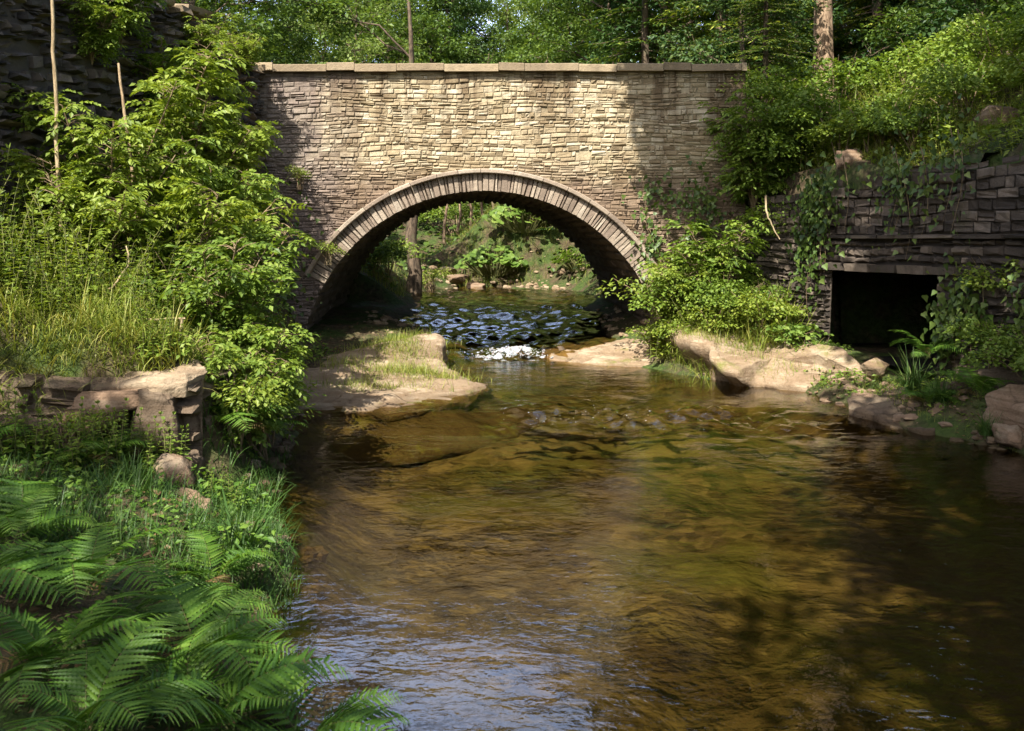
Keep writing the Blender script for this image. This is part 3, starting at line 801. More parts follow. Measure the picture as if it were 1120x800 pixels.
def slab(label, outline, zbot, mat, seed, name='rock_slab', cat='rock', group=None, **kw):
    P = np.asarray(outline, float); c = P[:, :2].mean(0)
    Q = P-np.array([c[0], c[1], zbot])
    # mesh is built in place, then moved to its own origin
    me = slab_mesh(name, outline, zbot, mat, seed, **kw)
    co = np.empty(len(me.vertices)*3, np.float32); me.vertices.foreach_get('co', co)
    co = co.reshape(-1, 3)-np.array([c[0], c[1], zbot], np.float32); me.vertices.foreach_set('co', co.ravel()); me.update()
    o = link(name, me, None, (c[0], c[1], zbot)); return tag(o, label, cat, group)
def boulder(label, loc, size, rz, seed, mat, name='boulder', cat='rock', group=None, p=.62, cut=16):
    k, m = 48, 30
    th = np.linspace(0, math.pi, m+1)[:, None]; ph = (np.arange(k)*2*math.pi/k)[None, :]
    def sp(a): return np.sign(a)*np.abs(a)**p
    x = sp(np.sin(th))*sp(np.cos(ph)); y = sp(np.sin(th))*sp(np.sin(ph)); z = sp(np.cos(th))*np.ones_like(ph)
    q = 1+.20*fbm(x*1.2+seed, y*1.2, z*1.2, seed, 4)+.04*vnoise(x*.5, y*.5, z*7+seed, seed+5)
    rb = rng(seed+900); Q = np.stack([x*q, y*q, z*q], -1).reshape(-1, 3)
    for v_ in rdir(rb, cut):
        dd = Q@v_-(.62+.25*rb.random()); Q = Q-np.maximum(dd, 0)[:, None]*v_*.92
    Q = Q*(1+.045*fbm(Q[:, 0]*5, Q[:, 1]*5, Q[:, 2]*8, seed+4, 4))[:, None]
    V = Q*np.array(size)*1.12
    i = np.arange(m)[:, None]*k; j = np.arange(k)[None, :]; j2 = (j+1) % k
    mb = MB(); mb.add(V, np.stack([i+j, i+k+j, i+k+j2, i+j2], -1).reshape(-1, 4))
    o = link(name, mb.mesh(name, mat, True), None, loc, (0, 0, rz)); return tag(o, label, cat, group)

def pp(px, py, Y, up=0.): x, y, z = at(px, py, Y); return (x, y, z+up)
# big pale slab at the foot of the arch
def ps(px, py, z):
    Y = (CAMH-z)*1089/(py-260); return ((px-560)/1089*Y, Y, z)
slab('pale mossy flat rock slab below the bridge, beside the open arch',
     [ps(299,428,.20), ps(310,405,.27), ps(335,391,.33), ps(372,386,.36), ps(420,374,.48), ps(462,363,.58), ps(486,370,.48), ps(484,392,.27), ps(505,408,.15), ps(540,420,.10),
      ps(505,437,.09), ps(430,447,.09), ps(360,449,.09), ps(304,448,.11)], -.45, M['rock'], 3, rough=.05, steps=.05, nlev=8, flare=.75)
slab('low sunlit rock shelf under the arch between foam and tilted ledge',
     [pp(592,390,17.2), pp(640,376,17.6), pp(690,370,17.4), pp(722,388,16.4), pp(726,398,15.7), pp(660,401,16.0), pp(600,398,16.6)], -.35, M['rock'], 5, rough=.05, steps=.05)
slab('tilted sandstone ledge with a black undercut edge beside the nettles',
     [ps(722,350,.82), ps(800,350,.80), at(862,374,14.5), at(945,394,13.55), at(968,407,13.1), ps(925,421,.15), ps(880,423,.13), ps(822,417,.15), ps(806,402,.36), ps(762,375,.62)], -.3, M['rock'], 8, rough=.045, steps=.07, nlev=8, under=.30)
slab('thin upper rock layer lying on the tilted sandstone ledge',
     [pp(808,372,15.2,.12), pp(850,372,15.0,.12), pp(905,388,14.3,.12), pp(936,400,13.8,.12), pp(900,402,14.0,.12), pp(850,392,14.5,.12)], .25, M['rock'], 9, rough=.05, steps=.04, nlev=3)
boulder('pale square stone standing in the culvert mouth', at(958,402,12.95), (.17,.15,.14), .3, 21, M['rock'])
slab('small flat stone awash at the water edge below the culvert', [pp(932,431,12.4), pp(958,427,12.6), pp(972,432,12.3), pp(960,438,12.0), pp(938,437,12.0)], -.15, M['rockred'], 23, rough=.03, steps=.02, nlev=3)
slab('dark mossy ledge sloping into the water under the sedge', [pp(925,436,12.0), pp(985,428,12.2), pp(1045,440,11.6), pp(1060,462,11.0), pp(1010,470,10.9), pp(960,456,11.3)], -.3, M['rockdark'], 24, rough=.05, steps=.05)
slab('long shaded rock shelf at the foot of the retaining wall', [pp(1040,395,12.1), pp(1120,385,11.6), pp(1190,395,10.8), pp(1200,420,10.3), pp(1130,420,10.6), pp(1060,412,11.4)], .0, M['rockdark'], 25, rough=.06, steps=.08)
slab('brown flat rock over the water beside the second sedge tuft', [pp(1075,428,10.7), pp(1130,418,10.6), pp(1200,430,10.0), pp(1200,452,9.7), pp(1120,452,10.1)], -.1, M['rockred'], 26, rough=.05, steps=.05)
for k, (px, py, Y, s, lb) in enumerate([(905,410,13.9,.13,'rounded brown stone at the end of the tilted ledge'), (1000,445,11.6,.11,'small wet stone below the sedge tuft by the dark ledge'),
        (1026,452,11.2,.10,'small reddish stone at the waterline under the sedge'), (1050,430,11.5,.2,'dark boulder between the rock shelf and the sloping mossy ledge'), (1105,478,10.2,.16,'half sunk stone beside the second sedge tuft')]):
    boulder(lb, at(px, py, Y), (s*1.3, s, s*.7), k*1.1, 40+k, M['rockred'] if k != 3 else M['rockdark'])
# near bank
slab('broad pale capstone on the corner of the ruined ledge', [at(128,398,8.6), at(170,391,8.9), at(214,393,8.7), (-2.50,8.25,1.06), (-2.62,8.02,1.02), (-3.2,8.0,1.03)], .86, M['rock'], 33, rough=.03, steps=.02, nlev=3, name='capstone')
boulder('squared grey block set under the capstone', (-2.90, 8.06, .64), (.19,.15,.24), .06, 34, M['rockdark'], name='stone_block', p=.22, cut=6)
boulder('broken block below the squared grey one', (-2.68, 7.93, .25), (.19,.15,.15), .3, 43, M['rockdark'], name='stone_block', p=.25, cut=7)
for k, (x, y, z, sx, sy, sz, lb) in enumerate([(-3.35,7.72,.30,.30,.17,.12,'flat angular block fallen below the middle of the ledge'), (-3.95,7.55,.30,.34,.2,.13,'angular block lying in the nettles toward the picture edge'), (-2.72,7.6,.16,.2,.17,.1,'small angular slab at the foot of the ledge corner'), (-3.2,8.0,.82,.24,.15,.10,'brown squared stone next to the grey block under the ledge edge')]):
    boulder(lb, (x, y, z), (sx, sy, sz), .2*k-.3, 44+k, M['rockred'] if k % 2 else M['rockdark'], name='stone_block', p=.22, cut=7)
boulder('reddish boulder at the foot of the squared block', at(188,520,7.6), (.17,.2,.2), .4, 35, M['rockred'])
slab('low flat brown slab lying in the grass below the block', [at(130,555,6.9), at(200,535,7.3), at(235,548,7.1), at(215,572,6.7), at(150,580,6.5)], .0, M['rockred'], 36, rough=.04, steps=.03, nlev=3)
slab('reddish layered rock below the ruined ledge near the ferns', [at(-20,545,6.6), at(30,528,7.1), at(72,545,6.9), at(60,570,6.4), at(0,582,6.1)], .05, M['rockred'], 37, rough=.04, steps=.05, nlev=4)
boulder('rust brown stone half hidden under the foreground ferns', at(62,745,4.6), (.12,.1,.14), .5, 38, M['rockred'])
boulder('long grey rock lying under the ruined ledge', (-3.9, 7.85, .45), (.5,.2,.28), .1, 39, M['rockdark'])
boulder('brown stone in the roots under the grass ledge', (-3.35, 7.95, .72), (.24,.16,.13), .3, 41, M['rockred'])
# upstream
for k, (px, py, Y, s, lb) in enumerate([(470,312,30.5,.5,'flat pale stone on the far gravel bar beyond the arch'), (500,306,31.2,.45,'far grey stone at the bend of the stream beyond the arch'),
        (488,298,32.5,.5,'upper stone of the far bank steps beyond the arch'), (520,314,30.8,.35,'small stone at the foot of the butterbur mound'), (585,319,30.2,.3,'low round stone under the butterbur mound'),
        (612,318,30,.32,'reddish stone at the waterline of the butterbur mound'), (640,316,29.3,.35,'tan stone at the far shore by the arch side'), (555,319,30.4,.25,'little stone in the row below the butterbur')]):
    boulder(lb, at(px, py, Y), (s, s*.7, s*.42), k*.9, 60+k, M['rock'] if k % 2 == 0 else M['rockred'])
boulder('dark rock beside the foam under the arch', at(610,388,17.4), (.25,.3,.14), .3, 71, M['rockdark'])

def pebbles(label, patches, mat, seed):
    r = rng(seed); mb = MB()
    for (n, x0, x1, y0, y1, ok, smax) in patches:
        k = 0
        while k < n:
            x, y = x0+(x1-x0)*r.random(), y0+(y1-y0)*r.random()
            if not ok(x, y): continue
            k += 1; s_ = .015+smax*r.random()**3
            blob(mb, (x, y, gz(x, y)+s_*.1), s_, int(r.random()*999), 7, 5, .45+.25*r.random())
    return tag(link('pebbles', mb.mesh('pebbles', mat)), label, 'pebbles', kind='stuff')
pebbles('loose stones and pebbles along the shaded shore', [(260, 3.6, 6.0, 9.3, 13.6, lambda x, y: -.25 < x-float(XR(y)) < .7, .10)], M['rockred'], 91)
pebbles('loose stones on the gravel bars around the arch', [(120, -3.4, -1.0, 16.0, 20, lambda x, y: -.5 < float(XL(y))-x < 1.2, .09), (200, -3, 2.2, 29, 31.6, lambda x, y: gz(x, y) > .55, .14), (60, 1.5, 2.6, 16.5, 22, lambda x, y: 0 < x-float(XR(y)) < .5, .09)], M['rock'], 92)
pebbles('loose stones along the fern side shore', [(160, -3.2, -.8, 4.5, 12.6, lambda x, y: -.3 < float(XL(y))-x < .3, .08)], M['rockred'], 93)
for k, (x, y, s_, lb) in enumerate([(5.9,15.2,.22,'grey stone showing in the grass of the bank below the pine'), (6.2,15.0,.17,'smaller grey stone beside the one in the bank grass'), (5.75,14.7,.14,'little brown stone in the bank grass above the wall'),
        (5.0,14.6,.2,'brown stone at the bank edge over the hanging ivy'), (4.75,14.9,.15,'small stone at the bank edge near the bridge'), (6.5,13.3,.24,'large grey stone in the shaded bank over the dark wall')]):
    boulder(lb, (x, y, gz(x, y)+.05), (s_*1.3, s_, s_*.8), k*1.3, 80+k, M['rockred'])

# ------------------------------------------------------------------ plants: shared meshes
def pinnate(mb, p, d, up, length, r, pairs=4, ls=.11):
    """a compound leaf"""
    d = nrm(d); n = up-np.dot(up, d)*d; n = nrm(n)
    side = np.cross(d, n)
    pts = []; P = np.array(p, float)
    k = pairs+1
    pos, dirs, nn, sz = [], [], [], []
    dd = d.copy()
    for i in range(k):
        P = P+dd*length/k; dd = nrm(dd+np.array([0, 0, -.16]))
        if i < pairs:
            for s in (-1, 1):
                pos.append(P.copy()); dirs.append(nrm(dd*.55+s*side+np.array([0,0,-.15])+r.normal(0,.12,3))); nn.append(n+r.normal(0,.25,3)); sz.append(ls*(.8+.4*r.random())*(.75+.35*math.sin(math.pi*(i+1)/k)))
    pos.append(P); dirs.append(dd); nn.append(n+r.normal(0,.2,3)); sz.append(ls*1.1)
    batch(mb, T_LEAF, np.array(pos), np.array(dirs), np.array(nn), np.array(sz))

def make_sapling(seed, H, spread, nstem, nleaf, ls, leafmat, bare=.3, pairs=4):
    r = rng(seed); ms, ml = MB(), MB()
    for s in range(nstem):
        az = r.random()*2*math.pi; out = spread*(.3+.7*r.random())
        h = H*(.65+.35*r.random()); n = 9; t = np.linspace(0, 1, n)
        w = r.normal(0, .05, (n, 2)).cumsum(0)*H*.08
        pts = np.stack([math.cos(az)*out*t**1.5+w[:, 0]*t, math.sin(az)*out*t**1.5+w[:, 1]*t, h*t-.1], -1)
        tube(ms, pts, .016*H/2.5*(1-.8*t)+.003, 5)
        for k in range(nleaf):
            u = bare+(1-bare)*r.random()**.8
            p = np.array([np.interp(u, t, pts[:, c]) for c in range(3)])
            a = r.random()*2*math.pi
            ln = (.25+.65*r.random())*(1.1-u*.6)*spread*.55
            el = .5-.4*r.random()
            d = np.array([math.cos(a)*math.cos(el), math.sin(a)*math.cos(el), math.sin(el)])
            q = p+d*ln
            if ln > .12: tube(ms, [p, p+d*ln*.5+np.array([0,0,.02]), q], [.006, .004, .0025], 3)
            for c in range(3 if ln > .2 else 2):
                a2 = a+r.normal(0, .7)
                d2 = np.array([math.cos(a2), math.sin(a2), .15+.3*r.normal()])
                pinnate(ml, q-d*ln*.25*c, d2, np.array([r.normal(0,.25), r.normal(0,.25)-.15, 1.]), .25*(.7+.5*r.random())*ls/.08, r, pairs, ls)
    return [('stem', ms.mesh('sapling_stem', M['twig'], True)), ('foliage', ml.mesh('sapling_foliage', leafmat))]

def make_bush(seed, R, H, n, ls, leafmat, tpl=T_BROAD, stems=14, droop=.25):
    r = rng(seed); ms, ml = MB(), MB()
    lob = [(np.array([r.normal(0, .38)*R, r.normal(0, .38)*R, H*(.35+.4*r.random())]), R*(.35+.25*r.random()), H*(.2+.2*r.random())) for _ in range(9)]
    P, D = [], []
    for i in range(n):
        c, rr, rz = lob[int(r.random()*len(lob))]
        v = rdir(r, 1)[0]; v[2] = abs(v[2])*.9-.25
        k = (.45+.55*r.random()**.5)
        q = c+np.array([v[0]*rr, v[1]*rr, v[2]*rz])*k
        if q[2] < .02: q[2] = .02+.1*r.random()
        P.append(q); D.append(v)
    P, D = np.array(P), np.array(D)
    d = D*np.array([1, 1, .3])+rdir(r, n)*.6+np.array([0, 0, -droop])
    nn = np.array([0, -.12, 1.])+rdir(r, n)*.55+D*.3
    batch(ml, tpl, P, d, nn, ls*(.6+.7*r.random(n)))
    for s in range(stems):
        c = lob[s % len(lob)]; e = c[0]+np.array([0, 0, c[2]*.8])+r.normal(0, .1, 3)*R
        b = np.array([r.normal(0, .1)*R, r.normal(0, .1)*R, -.1]); t = np.linspace(0, 1, 6)[:, None]
        tube(ms, b*(1-t)+e*t+np.array([0, 0, .15*H])*np.sin(t*math.pi), .012*(1-.7*t[:, 0]), 4)
    return [('stem', ms.mesh('bush_stem', M['twig'], True)), ('foliage', ml.mesh('bush_foliage', leafmat))]

def make_herbs(seed, n, H, R, ls, leafmat, tpl=T_LEAF, nodes=11):
    """clump of upright stems with leaf pairs (nettle, willowherb)"""
    r = rng(seed); ms, ml = MB(), MB()
    for s in range(n):
        a, q = r.random()*6.28, R*math.sqrt(r.random())
        b = np.array([q*math.cos(a), q*math.sin(a), -.05]); h = H*(.55+.45*r.random())
        lean = r.normal(0, .16, 2)*h; t = np.linspace(0, 1, 7)
        pts = np.stack([b[0]+lean[0]*t**2, b[1]+lean[1]*t**2, b[2]+h*t], -1)
        tube(ms, pts, .007*(1-.7*t)+.001, 4)
        ph = r.random()*3
        for k in range(nodes):
            u = .18+.8*(k+.5)/nodes
            p = np.array([np.interp(u, t, pts[:, c]) for c in range(3)])
            sz = ls*(1.15-.8*max(0, u-.35)/.65)*(.8+.4*r.random())
            for sg in (0, math.pi):
                aa = ph+k*1.5708+sg+r.normal(0, .25)
                d = np.array([math.cos(aa), math.sin(aa), .35-.7*(1-u)+r.normal(0, .12)])
                batch(ml, tpl, p[None], d[None], np.array([[0, 0, 1.]])+rdir(r, 1)*.3, np.array([sz]))
        batch(ml, tpl, np.repeat(pts[-1:], 5, 0), rdir(r, 5)*.6+np.array([0, 0, .8]), rdir(r, 5), ls*.45)
    return [('stem', ms.mesh('herb_stem', M['stem'], True)), ('foliage', ml.mesh('herb_foliage', leafmat))]

def make_butterbur(seed, n, R, H, ls):
    r = rng(seed); ms, ml = MB(), MB()
    for s in range(n):
        a, q = r.random()*6.28, R*math.sqrt(r.random())
        e = np.array([q*math.cos(a), q*math.sin(a), H*(1-.55*(q/R)**2)*(.55+.45*r.random())])
        t = np.linspace(0, 1, 5)[:, None]
        b = np.array([e[0]*.4, e[1]*.4, -.05])
        tube(ms, b*(1-t)+e*t, .008, 4)
        d = np.array([math.cos(a), math.sin(a), -.25])+r.normal(0, .3, 3)
        nn = np.array([.25*math.cos(a), .25*math.sin(a)-.75, 1])+r.normal(0, .25, 3)
        s_ = ls*(.5+.6*r.random())
        batch(ml, T_ROUND, (e-nrm(d)*s_*.2)[None], d[None], nn[None], np.array([s_]))
    return [('stem', ms.mesh('butterbur_stem', M['stem'], True)), ('foliage', ml.mesh('butterbur_foliage', M['leaf_butter']))]

def grass_blades(mb, P, L_, r, lean=.35, wide=1.0, wind=(0, 0)):
    P = np.asarray(P); n = len(P)
    k = r.integers(0, len(BLADES), n)
    for b in range(len(BLADES)):
        m = k == b
        if not m.any(): continue
        nn = int(m.sum())
        a = r.random(nn)*2*math.pi
        hz = np.stack([np.cos(a), np.sin(a), np.zeros(nn)], -1)
        d = np.array([0, 0, 1.])+hz*lean*r.random(nn)[:, None]+np.array([wind[0], wind[1], 0])
        V, Fc = BLADES[b]
        V = V*np.array([wide, 1, 1])
        batch(mb, (V, Fc), P[m], d, hz, L_[m] if hasattr(L_, '__len__') else L_*(.5+.7*r.random(nn)))
def make_tuft(seed, n, R, H, mat, lean=.6, wide=1.):
    r = rng(seed); mb = MB()
    a = r.random(n)*6.28; q = R*np.sqrt(r.random(n))
    P = np.stack([q*np.cos(a), q*np.sin(a), np.full(n, -.03)], -1)
    grass_blades(mb, P, H*(.5+.6*r.random(n)), r, lean, wide)
    return mb.mesh('sedge_blades', mat)

def make_frond(seed, Ln, arch, mat, npair=22, fine=True):
    """arching fern frond growing along +y from the root, up along z"""
    r = rng(seed); mb, mr = MB(), MB()
    n = 60; t = np.linspace(0, 1, n)
    ang = R_(68)-arch*t**1.15
    step = Ln/n
    pts = np.stack([.04*Ln*np.sin(t*2.5+seed), np.cumsum(np.cos(ang))*step, np.cumsum(np.sin(ang))*step], -1)
    tube(mr, pts[::4], .0045*(1-.85*t[::4]), 4)
    T = nrm(np.gradient(pts, axis=0))
    pos, dd, nn, ss = [], [], [], []
    for i in range(npair):
        u = .16+.82*(i/(npair-1))**.95
        j = min(n-1, int(u*(n-1))); p = pts[j]; tg = T[j]
        prof = math.sin(math.pi*min(1, (u-.10)/.90)**.75)**.8
        pl = Ln*.25*max(.06, prof)*(.9+.2*r.random())
        up = nrm(np.cross(np.array([1, 0, 0]), tg))
        for s in (-1, 1):
            d0 = nrm(np.array([s, 0, 0])+tg*.45+up*(.12+.1*r.normal())-np.array([0, 0, .12]))
            pos.append(p); dd.append(d0); nn.append(up+r.normal(0, .15, 3)); ss.append(pl)
    batch(mb, T_PINNA, np.array(pos), np.array(dd), np.array(nn), np.array(ss))
    me = mb.mesh('fern_frond', mat); 
    return me, mr.mesh('fern_rib', M['stem'], True)

def ivy_sheet(seed, pts, nrms, ls, mat):
    r = rng(seed); mb = MB(); n = len(pts)
    d = np.array([0, 0, -1.])+rdir(r, n)*.7
    batch(mb, T_IVY, pts, d, nrms+rdir(r, n)*.45+np.array([0, 0, .35]), ls*(.5+.8*r.random(n)))
    return mb

# ------------------------------------------------------------------ trees
def clump_leaves(ml, c, rr, rz, n, ls, r, tpl=T_LEAF, droop=.2):
    v = rdir(r, n); k = r.random(n)**.45
    P = np.asarray(c)+v*np.array([rr, rr, rz])*k[:, None]
    P[:, 2] -= .25*rr*(np.hypot(v[:, 0], v[:, 1])*k)**2
    d = v*np.array([1, 1, .25])+rdir(r, n)*.7+np.array([0, 0, -droop])
    nn = np.array([-.05, -.15, 1.])+rdir(r, n)*.65
    batch(ml, tpl, P, d, nn, ls*(.6+.7*r.random(n)))

def curve(a, b, r, n=7, sag=.1):
    a, b = np.asarray(a, float), np.asarray(b, float); t = np.linspace(0, 1, n)[:, None]
    ln = np.linalg.norm(b-a)
    w = r.normal(0, .035*ln, (n, 3)); w[0] = 0; w[-1] = 0
    return a*(1-t)+b*t+np.array([0, 0, sag*ln])*np.sin(t*math.pi)+w

def make_tree(seed, lobes, base, H, tr, leafmat, bark, ls=.17, dens=1.0, per=9, tip=None, cl=(.32,.2), wob=.012):
    """lobes: [(centre, radius, zradius)] local; trunk to tip; every lobe gets limb, branchlets, leaf clumps"""
    r = rng(seed); mt, ml = MB(), MB()
    tip = np.array([0, 0, H]) if tip is None else np.asarray(tip, float)
    n = 10; t = np.linspace(0, 1, n)[:, None]
    w = r.normal(0, wob*H, (n, 3)); w[0] = 0; w[:, 2] = 0
    trunk = np.array([0, 0, -.4])*(1-t)+tip*t+w
    rad = tr*(1-.82*t[:, 0])+.01; rad[0] *= 1.45; rad[1] *= 1.05
    tube(mt, trunk, rad, 9)
    for (c, rr, rz) in lobes:
        c = np.asarray(c, float)
        hz = np.clip((c[2]-.45*np.hypot(c[0]-tip[0]*c[2]/max(H, .1), c[1]))/max(tip[2], .1), base/H*.8, .93)
        st = np.array([np.interp(hz, t[:, 0], trunk[:, k]) for k in range(3)])
        lim = curve(st, c, r, 7, .08)
        r0 = tr*(.5*(1-hz)+.08)
        tube(mt, lim, np.linspace(r0, r0*.3, 7), 6)
        for k in range(per):
            v = rdir(r, 1)[0]; v[2] = v[2]*.8+.15
            e = c+v*np.array([rr, rr, rz])*(.55+.45*r.random())
            s0 = lim[3+int(r.random()*4)]
            tube(mt, curve(s0, e, r, 5, .05), np.linspace(r0*.32, .006, 5), 4)
            cr = rr*(cl[0]+cl[1]*r.random())
            clump_leaves(ml, e, cr, cr*.55, int(dens*90*(cr/.6)**1.7/(ls/.17)**1.6)+12, ls, r)
    return [('trunk', mt.mesh('tree_trunk', bark, True)), ('crown', ml.mesh('tree_crown', leafmat))]

def std_lobes(seed, H, R, base, n):
    r = rng(seed); out = []
    for k in range(n):
        f = (k+.5)/n; z = base+(H-base)*f
        prof = math.sin(math.pi*(.16+.80*f))**.75
        a = k*2.4+r.normal(0, .4); q = R*prof*(.45+.35*r.random())
        out.append(((q*math.cos(a), q*math.sin(a), z), R*(.30+.16*r.random()), R*(.22+.12*r.random())))
    return out

def make_conifer(seed, H, R, tr, z0, leafmat, bark, ls=.24, dens=1.0):
    r = rng(seed); mt, ml = MB(), MB()
    t = np.linspace(0, 1, 9)
    tube(mt, np.stack([.03*np.sin(t*5), .03*np.cos(t*4), -.4+(H+.4)*t], -1), tr*(1-.93*t)+.008, 9)
    z = z0
    while z < H-.3:
        f = (z-z0)/(H-z0); ln0 = R*(1-f)**.8*(.35+.65*min(1, f*5+.5))
        for b in range(5):
            a = r.random()*6.28; ln = ln0*(.6+.5*r.random())+.15
            zz = z+r.normal(0, .12); el = .10-.25*(1-f)
            m = 9; u = np.linspace(0, 1, m)
            hor = ln*u; ver = ln*(el*u-.28*u*u+.14*u**4)
            pts = np.stack([math.cos(a)*hor, math.sin(a)*hor, zz+ver], -1)
            tube(mt, pts, .022*(1-.85*u)+.003, 4)
            side = np.array([-math.sin(a), math.cos(a), 0])
            dirh = np.array([math.cos(a), math.sin(a), 0])
            P, D, S = [], [], []
            for i in range(1, m):
                for s in (-1, 1):
                    tl = ln*.36*(1-.65*u[i])*(.7+.6*r.random())
                    nt_ = max(2, int(tl/.14*dens))
                    td = nrm(dirh*.7+side*s*.9+np.array([0, 0, -.12+r.normal(0, .08)]))
                    for k in range(nt_):
                        q = pts[i]+td*tl*(k/nt_)+r.normal(0, .02, 3)+np.array([0, 0, -.1*tl*(k/nt_)**2])
                        for s2 in (-1, 0, 1):
                            P.append(q); D.append(nrm(td+s2*.8*np.cross(td, [0, 0, 1.])+np.array([0, 0, r.normal(-.1, .15)]))); S.append(ls*(.6+.5*r.random()))
            batch(ml, T_SLIM, np.array(P), np.array(D), np.array([0, 0, 1.])+rdir(r, len(P))*.35, np.array(S))
        z += .34+.16*r.random()
    return [('trunk', mt.mesh('conifer_trunk', bark, True)), ('crown', ml.mesh('conifer_crown', leafmat))]

TREES = {
 'a': make_tree(101, std_lobes(1, 10.5, 3.6, 2.2, 20), 2.2, 9.5, .20, M['tree'], M['bark'], .17, 1.1),
 'b': make_tree(102, std_lobes(2, 9.0, 3.2, 1.4, 18), 1.4, 8.2, .17, M['treepale'], M['bark'], .16, 1.0),
 'g': make_tree(107, std_lobes(7, 9.5, 3.4, 1.0, 16), 1.0, 8.8, .16, M['treepale'], M['bark'], .15, .55),
 'c': make_tree(103, std_lobes(3, 12.5, 4.2, 1.6, 26), 1.6, 11.5, .24, M['tree'], M['bark'], .18, 1.1),
 'd': make_tree(104, std_lobes(4, 14, 4.2, 1.2, 30), 1.2, 13, .26, M['treedark'], M['bark'], .19, 1.2),
 'e': make_tree(105, std_lobes(5, 5.5, 2.4, .5, 14), .5, 4.8, .10, M['tree'], M['bark'], .14, 1.1),
 'f': make_tree(106, std_lobes(6, 6.0, 2.6, .4, 16), .4, 5.2, .10, M['treedark'], M['bark'], .14, 1.2),
}
CON1 = make_conifer(111, 17, 3.4, .22, .6, M['needle'], M['bark'])
CON2 = make_conifer(112, 13, 3.0, .18, .3, M['needle'], M['bark'], .22)

def tree(kind, px, Y, label, rz=0, sc=1., group=None, dz=0., name='tree', cat='tree'):
    x = (px-560)/1089*Y; z = gz(x, Y)+dz
    m = TREES[kind] if isinstance(kind, str) else kind
    return plant(name, m, label, cat, (x, Y, z), rz, sc, group)

# row straight behind the bridge
tree('b', 350, 38, 'pale green young tree just over the parapet near its ivy end', .3, .95, name='broadleaf_tree')
tree('a', 262, 31, 'broadleaf tree rising above the end of the rubble wall', 1.2, .72, name='broadleaf_tree')
tree('c', 425, 58, 'tall forked dark trunked tree over the middle of the parapet', 2.1, 1.02, name='broadleaf_tree')
tree('d', 492, 60, 'dense dark green tree over the crown of the arch', 3.3, .90, name='broadleaf_tree')
tree('g', 556, 66, 'light airy tree with bright sky gaps behind the bridge middle', 4.0, 1.32, name='broadleaf_tree')
tree('c', 622, 56, 'round mid green tree between the airy tree and the dark conifers', 5.1, .98, name='broadleaf_tree')
tree('e', 332, 29, 'bright small tree leaning over the parapet behind the rubble wall corner', 2.9, .95, name='broadleaf_tree')
tree('a', 668, 40, 'leafy tree standing behind the flat conifer boughs', 2.4, 1.05, name='broadleaf_tree')
tree('d', 735, 36, 'tall dark tree behind the shaded end of the parapet', 1.0, 1., name='broadleaf_tree')
tree('g', 390, 48, 'feathery light green tree in the gap left of the forked tree', 1.9, 1.05, name='broadleaf_tree')
# conifers on the right bank behind the bridge
tree(CON2, 705, 27, 'bright tipped conifer with flat boughs reaching over the parapet', .5, .95, name='conifer')
tree(CON1, 790, 26.5, 'tall dark conifer with yellow green flat sprays beside the parapet end', 1.7, 1., name='conifer')
tree(CON1, 850, 31, 'dark conifer just behind the bare pine trunk', 2.9, 1.05, name='conifer')
tree(CON2, 960, 28, 'dark spruce standing behind the bank on the far side of the pine', 4.1, 1.15, name='conifer')
tree(CON2, 838, 18.2, 'young dark spruce hiding the end of the parapet', 2.2, .36, name='conifer')
tree('f', 812, 20.5, 'dark shrubby tree behind the parapet end', .7, .75, name='broadleaf_tree')
# deep wood behind
wood = 'dark woodland trees behind the bridge'
for k, (px, Y, kd, sc) in enumerate([(760,44,'d',1.1),(830,40,'d',1.1),(900,37,'d',1.05),(980,40,'d',1.15),(1060,35,'d',1.05),(1130,31,'d',1.),(1200,28,'d',1.1),(1010,31,'f',1.3),(930,33,'f',1.3),(870,27,'f',1.0),(1090,26,'f',1.25),(1150,23,'f',1.2)]):
    tree(kd, px, Y, 'dark leafy tree in the shaded wood behind the pine', k*1.3, sc, wood, name='woodland_tree')
far = 'trees on the rising ground far behind the bridge'
for k, (px, Y, kd, sc) in enumerate([(180,44,'c',.85),(255,52,'c',.95),(325,58,'a',1.05),(390,60,'b',1.15),(450,64,'a',1.1),(520,66,'c',.95),(590,72,'g',1.45),(650,62,'c',1.05),(700,54,'c',1.1),(120,48,'c',.9),(470,56,'e',1.6),(535,56,'e',1.5),(600,55,'e',1.6),(420,54,'e',1.6),(505,75,'g',1.5),(450,74,'c',1.3),(555,80,'g',1.5),(620,78,'c',1.35),(390,72,'c',1.25)]):
    tree(kd, px, Y, 'distant hazy green tree closing the valley behind the bridge', k*1.7, sc, far, name='distant_tree')
# above the rubble wall
for (px, Y, kd, sc, rz, lb) in [(215,21,'e',.9,.2,'leafy hazel growing on top of the rubble wall by the bridge'), (150,18,'e',.8,2.2,'hazel bush overhanging the rubble wall top'),
                             (195,26,'a',.9,3.4,'taller tree behind the hazels above the rubble wall'), (115,19,'f',.8,1.2,'shady bush standing behind the rubble wall top')]:
    tree(kd, px, Y, lb, rz, sc, name='hazel_tree')
# overhanging hazel on the right bank
tree('f', 1135, 17.5, 'hazel with bright leaves leaning over the bank at the picture edge', .9, .95, name='hazel_tree')
tree('e', 1075, 20, 'pale leaved sapling tree on the bank top behind the grass', 2.0, .75, name='hazel_tree')

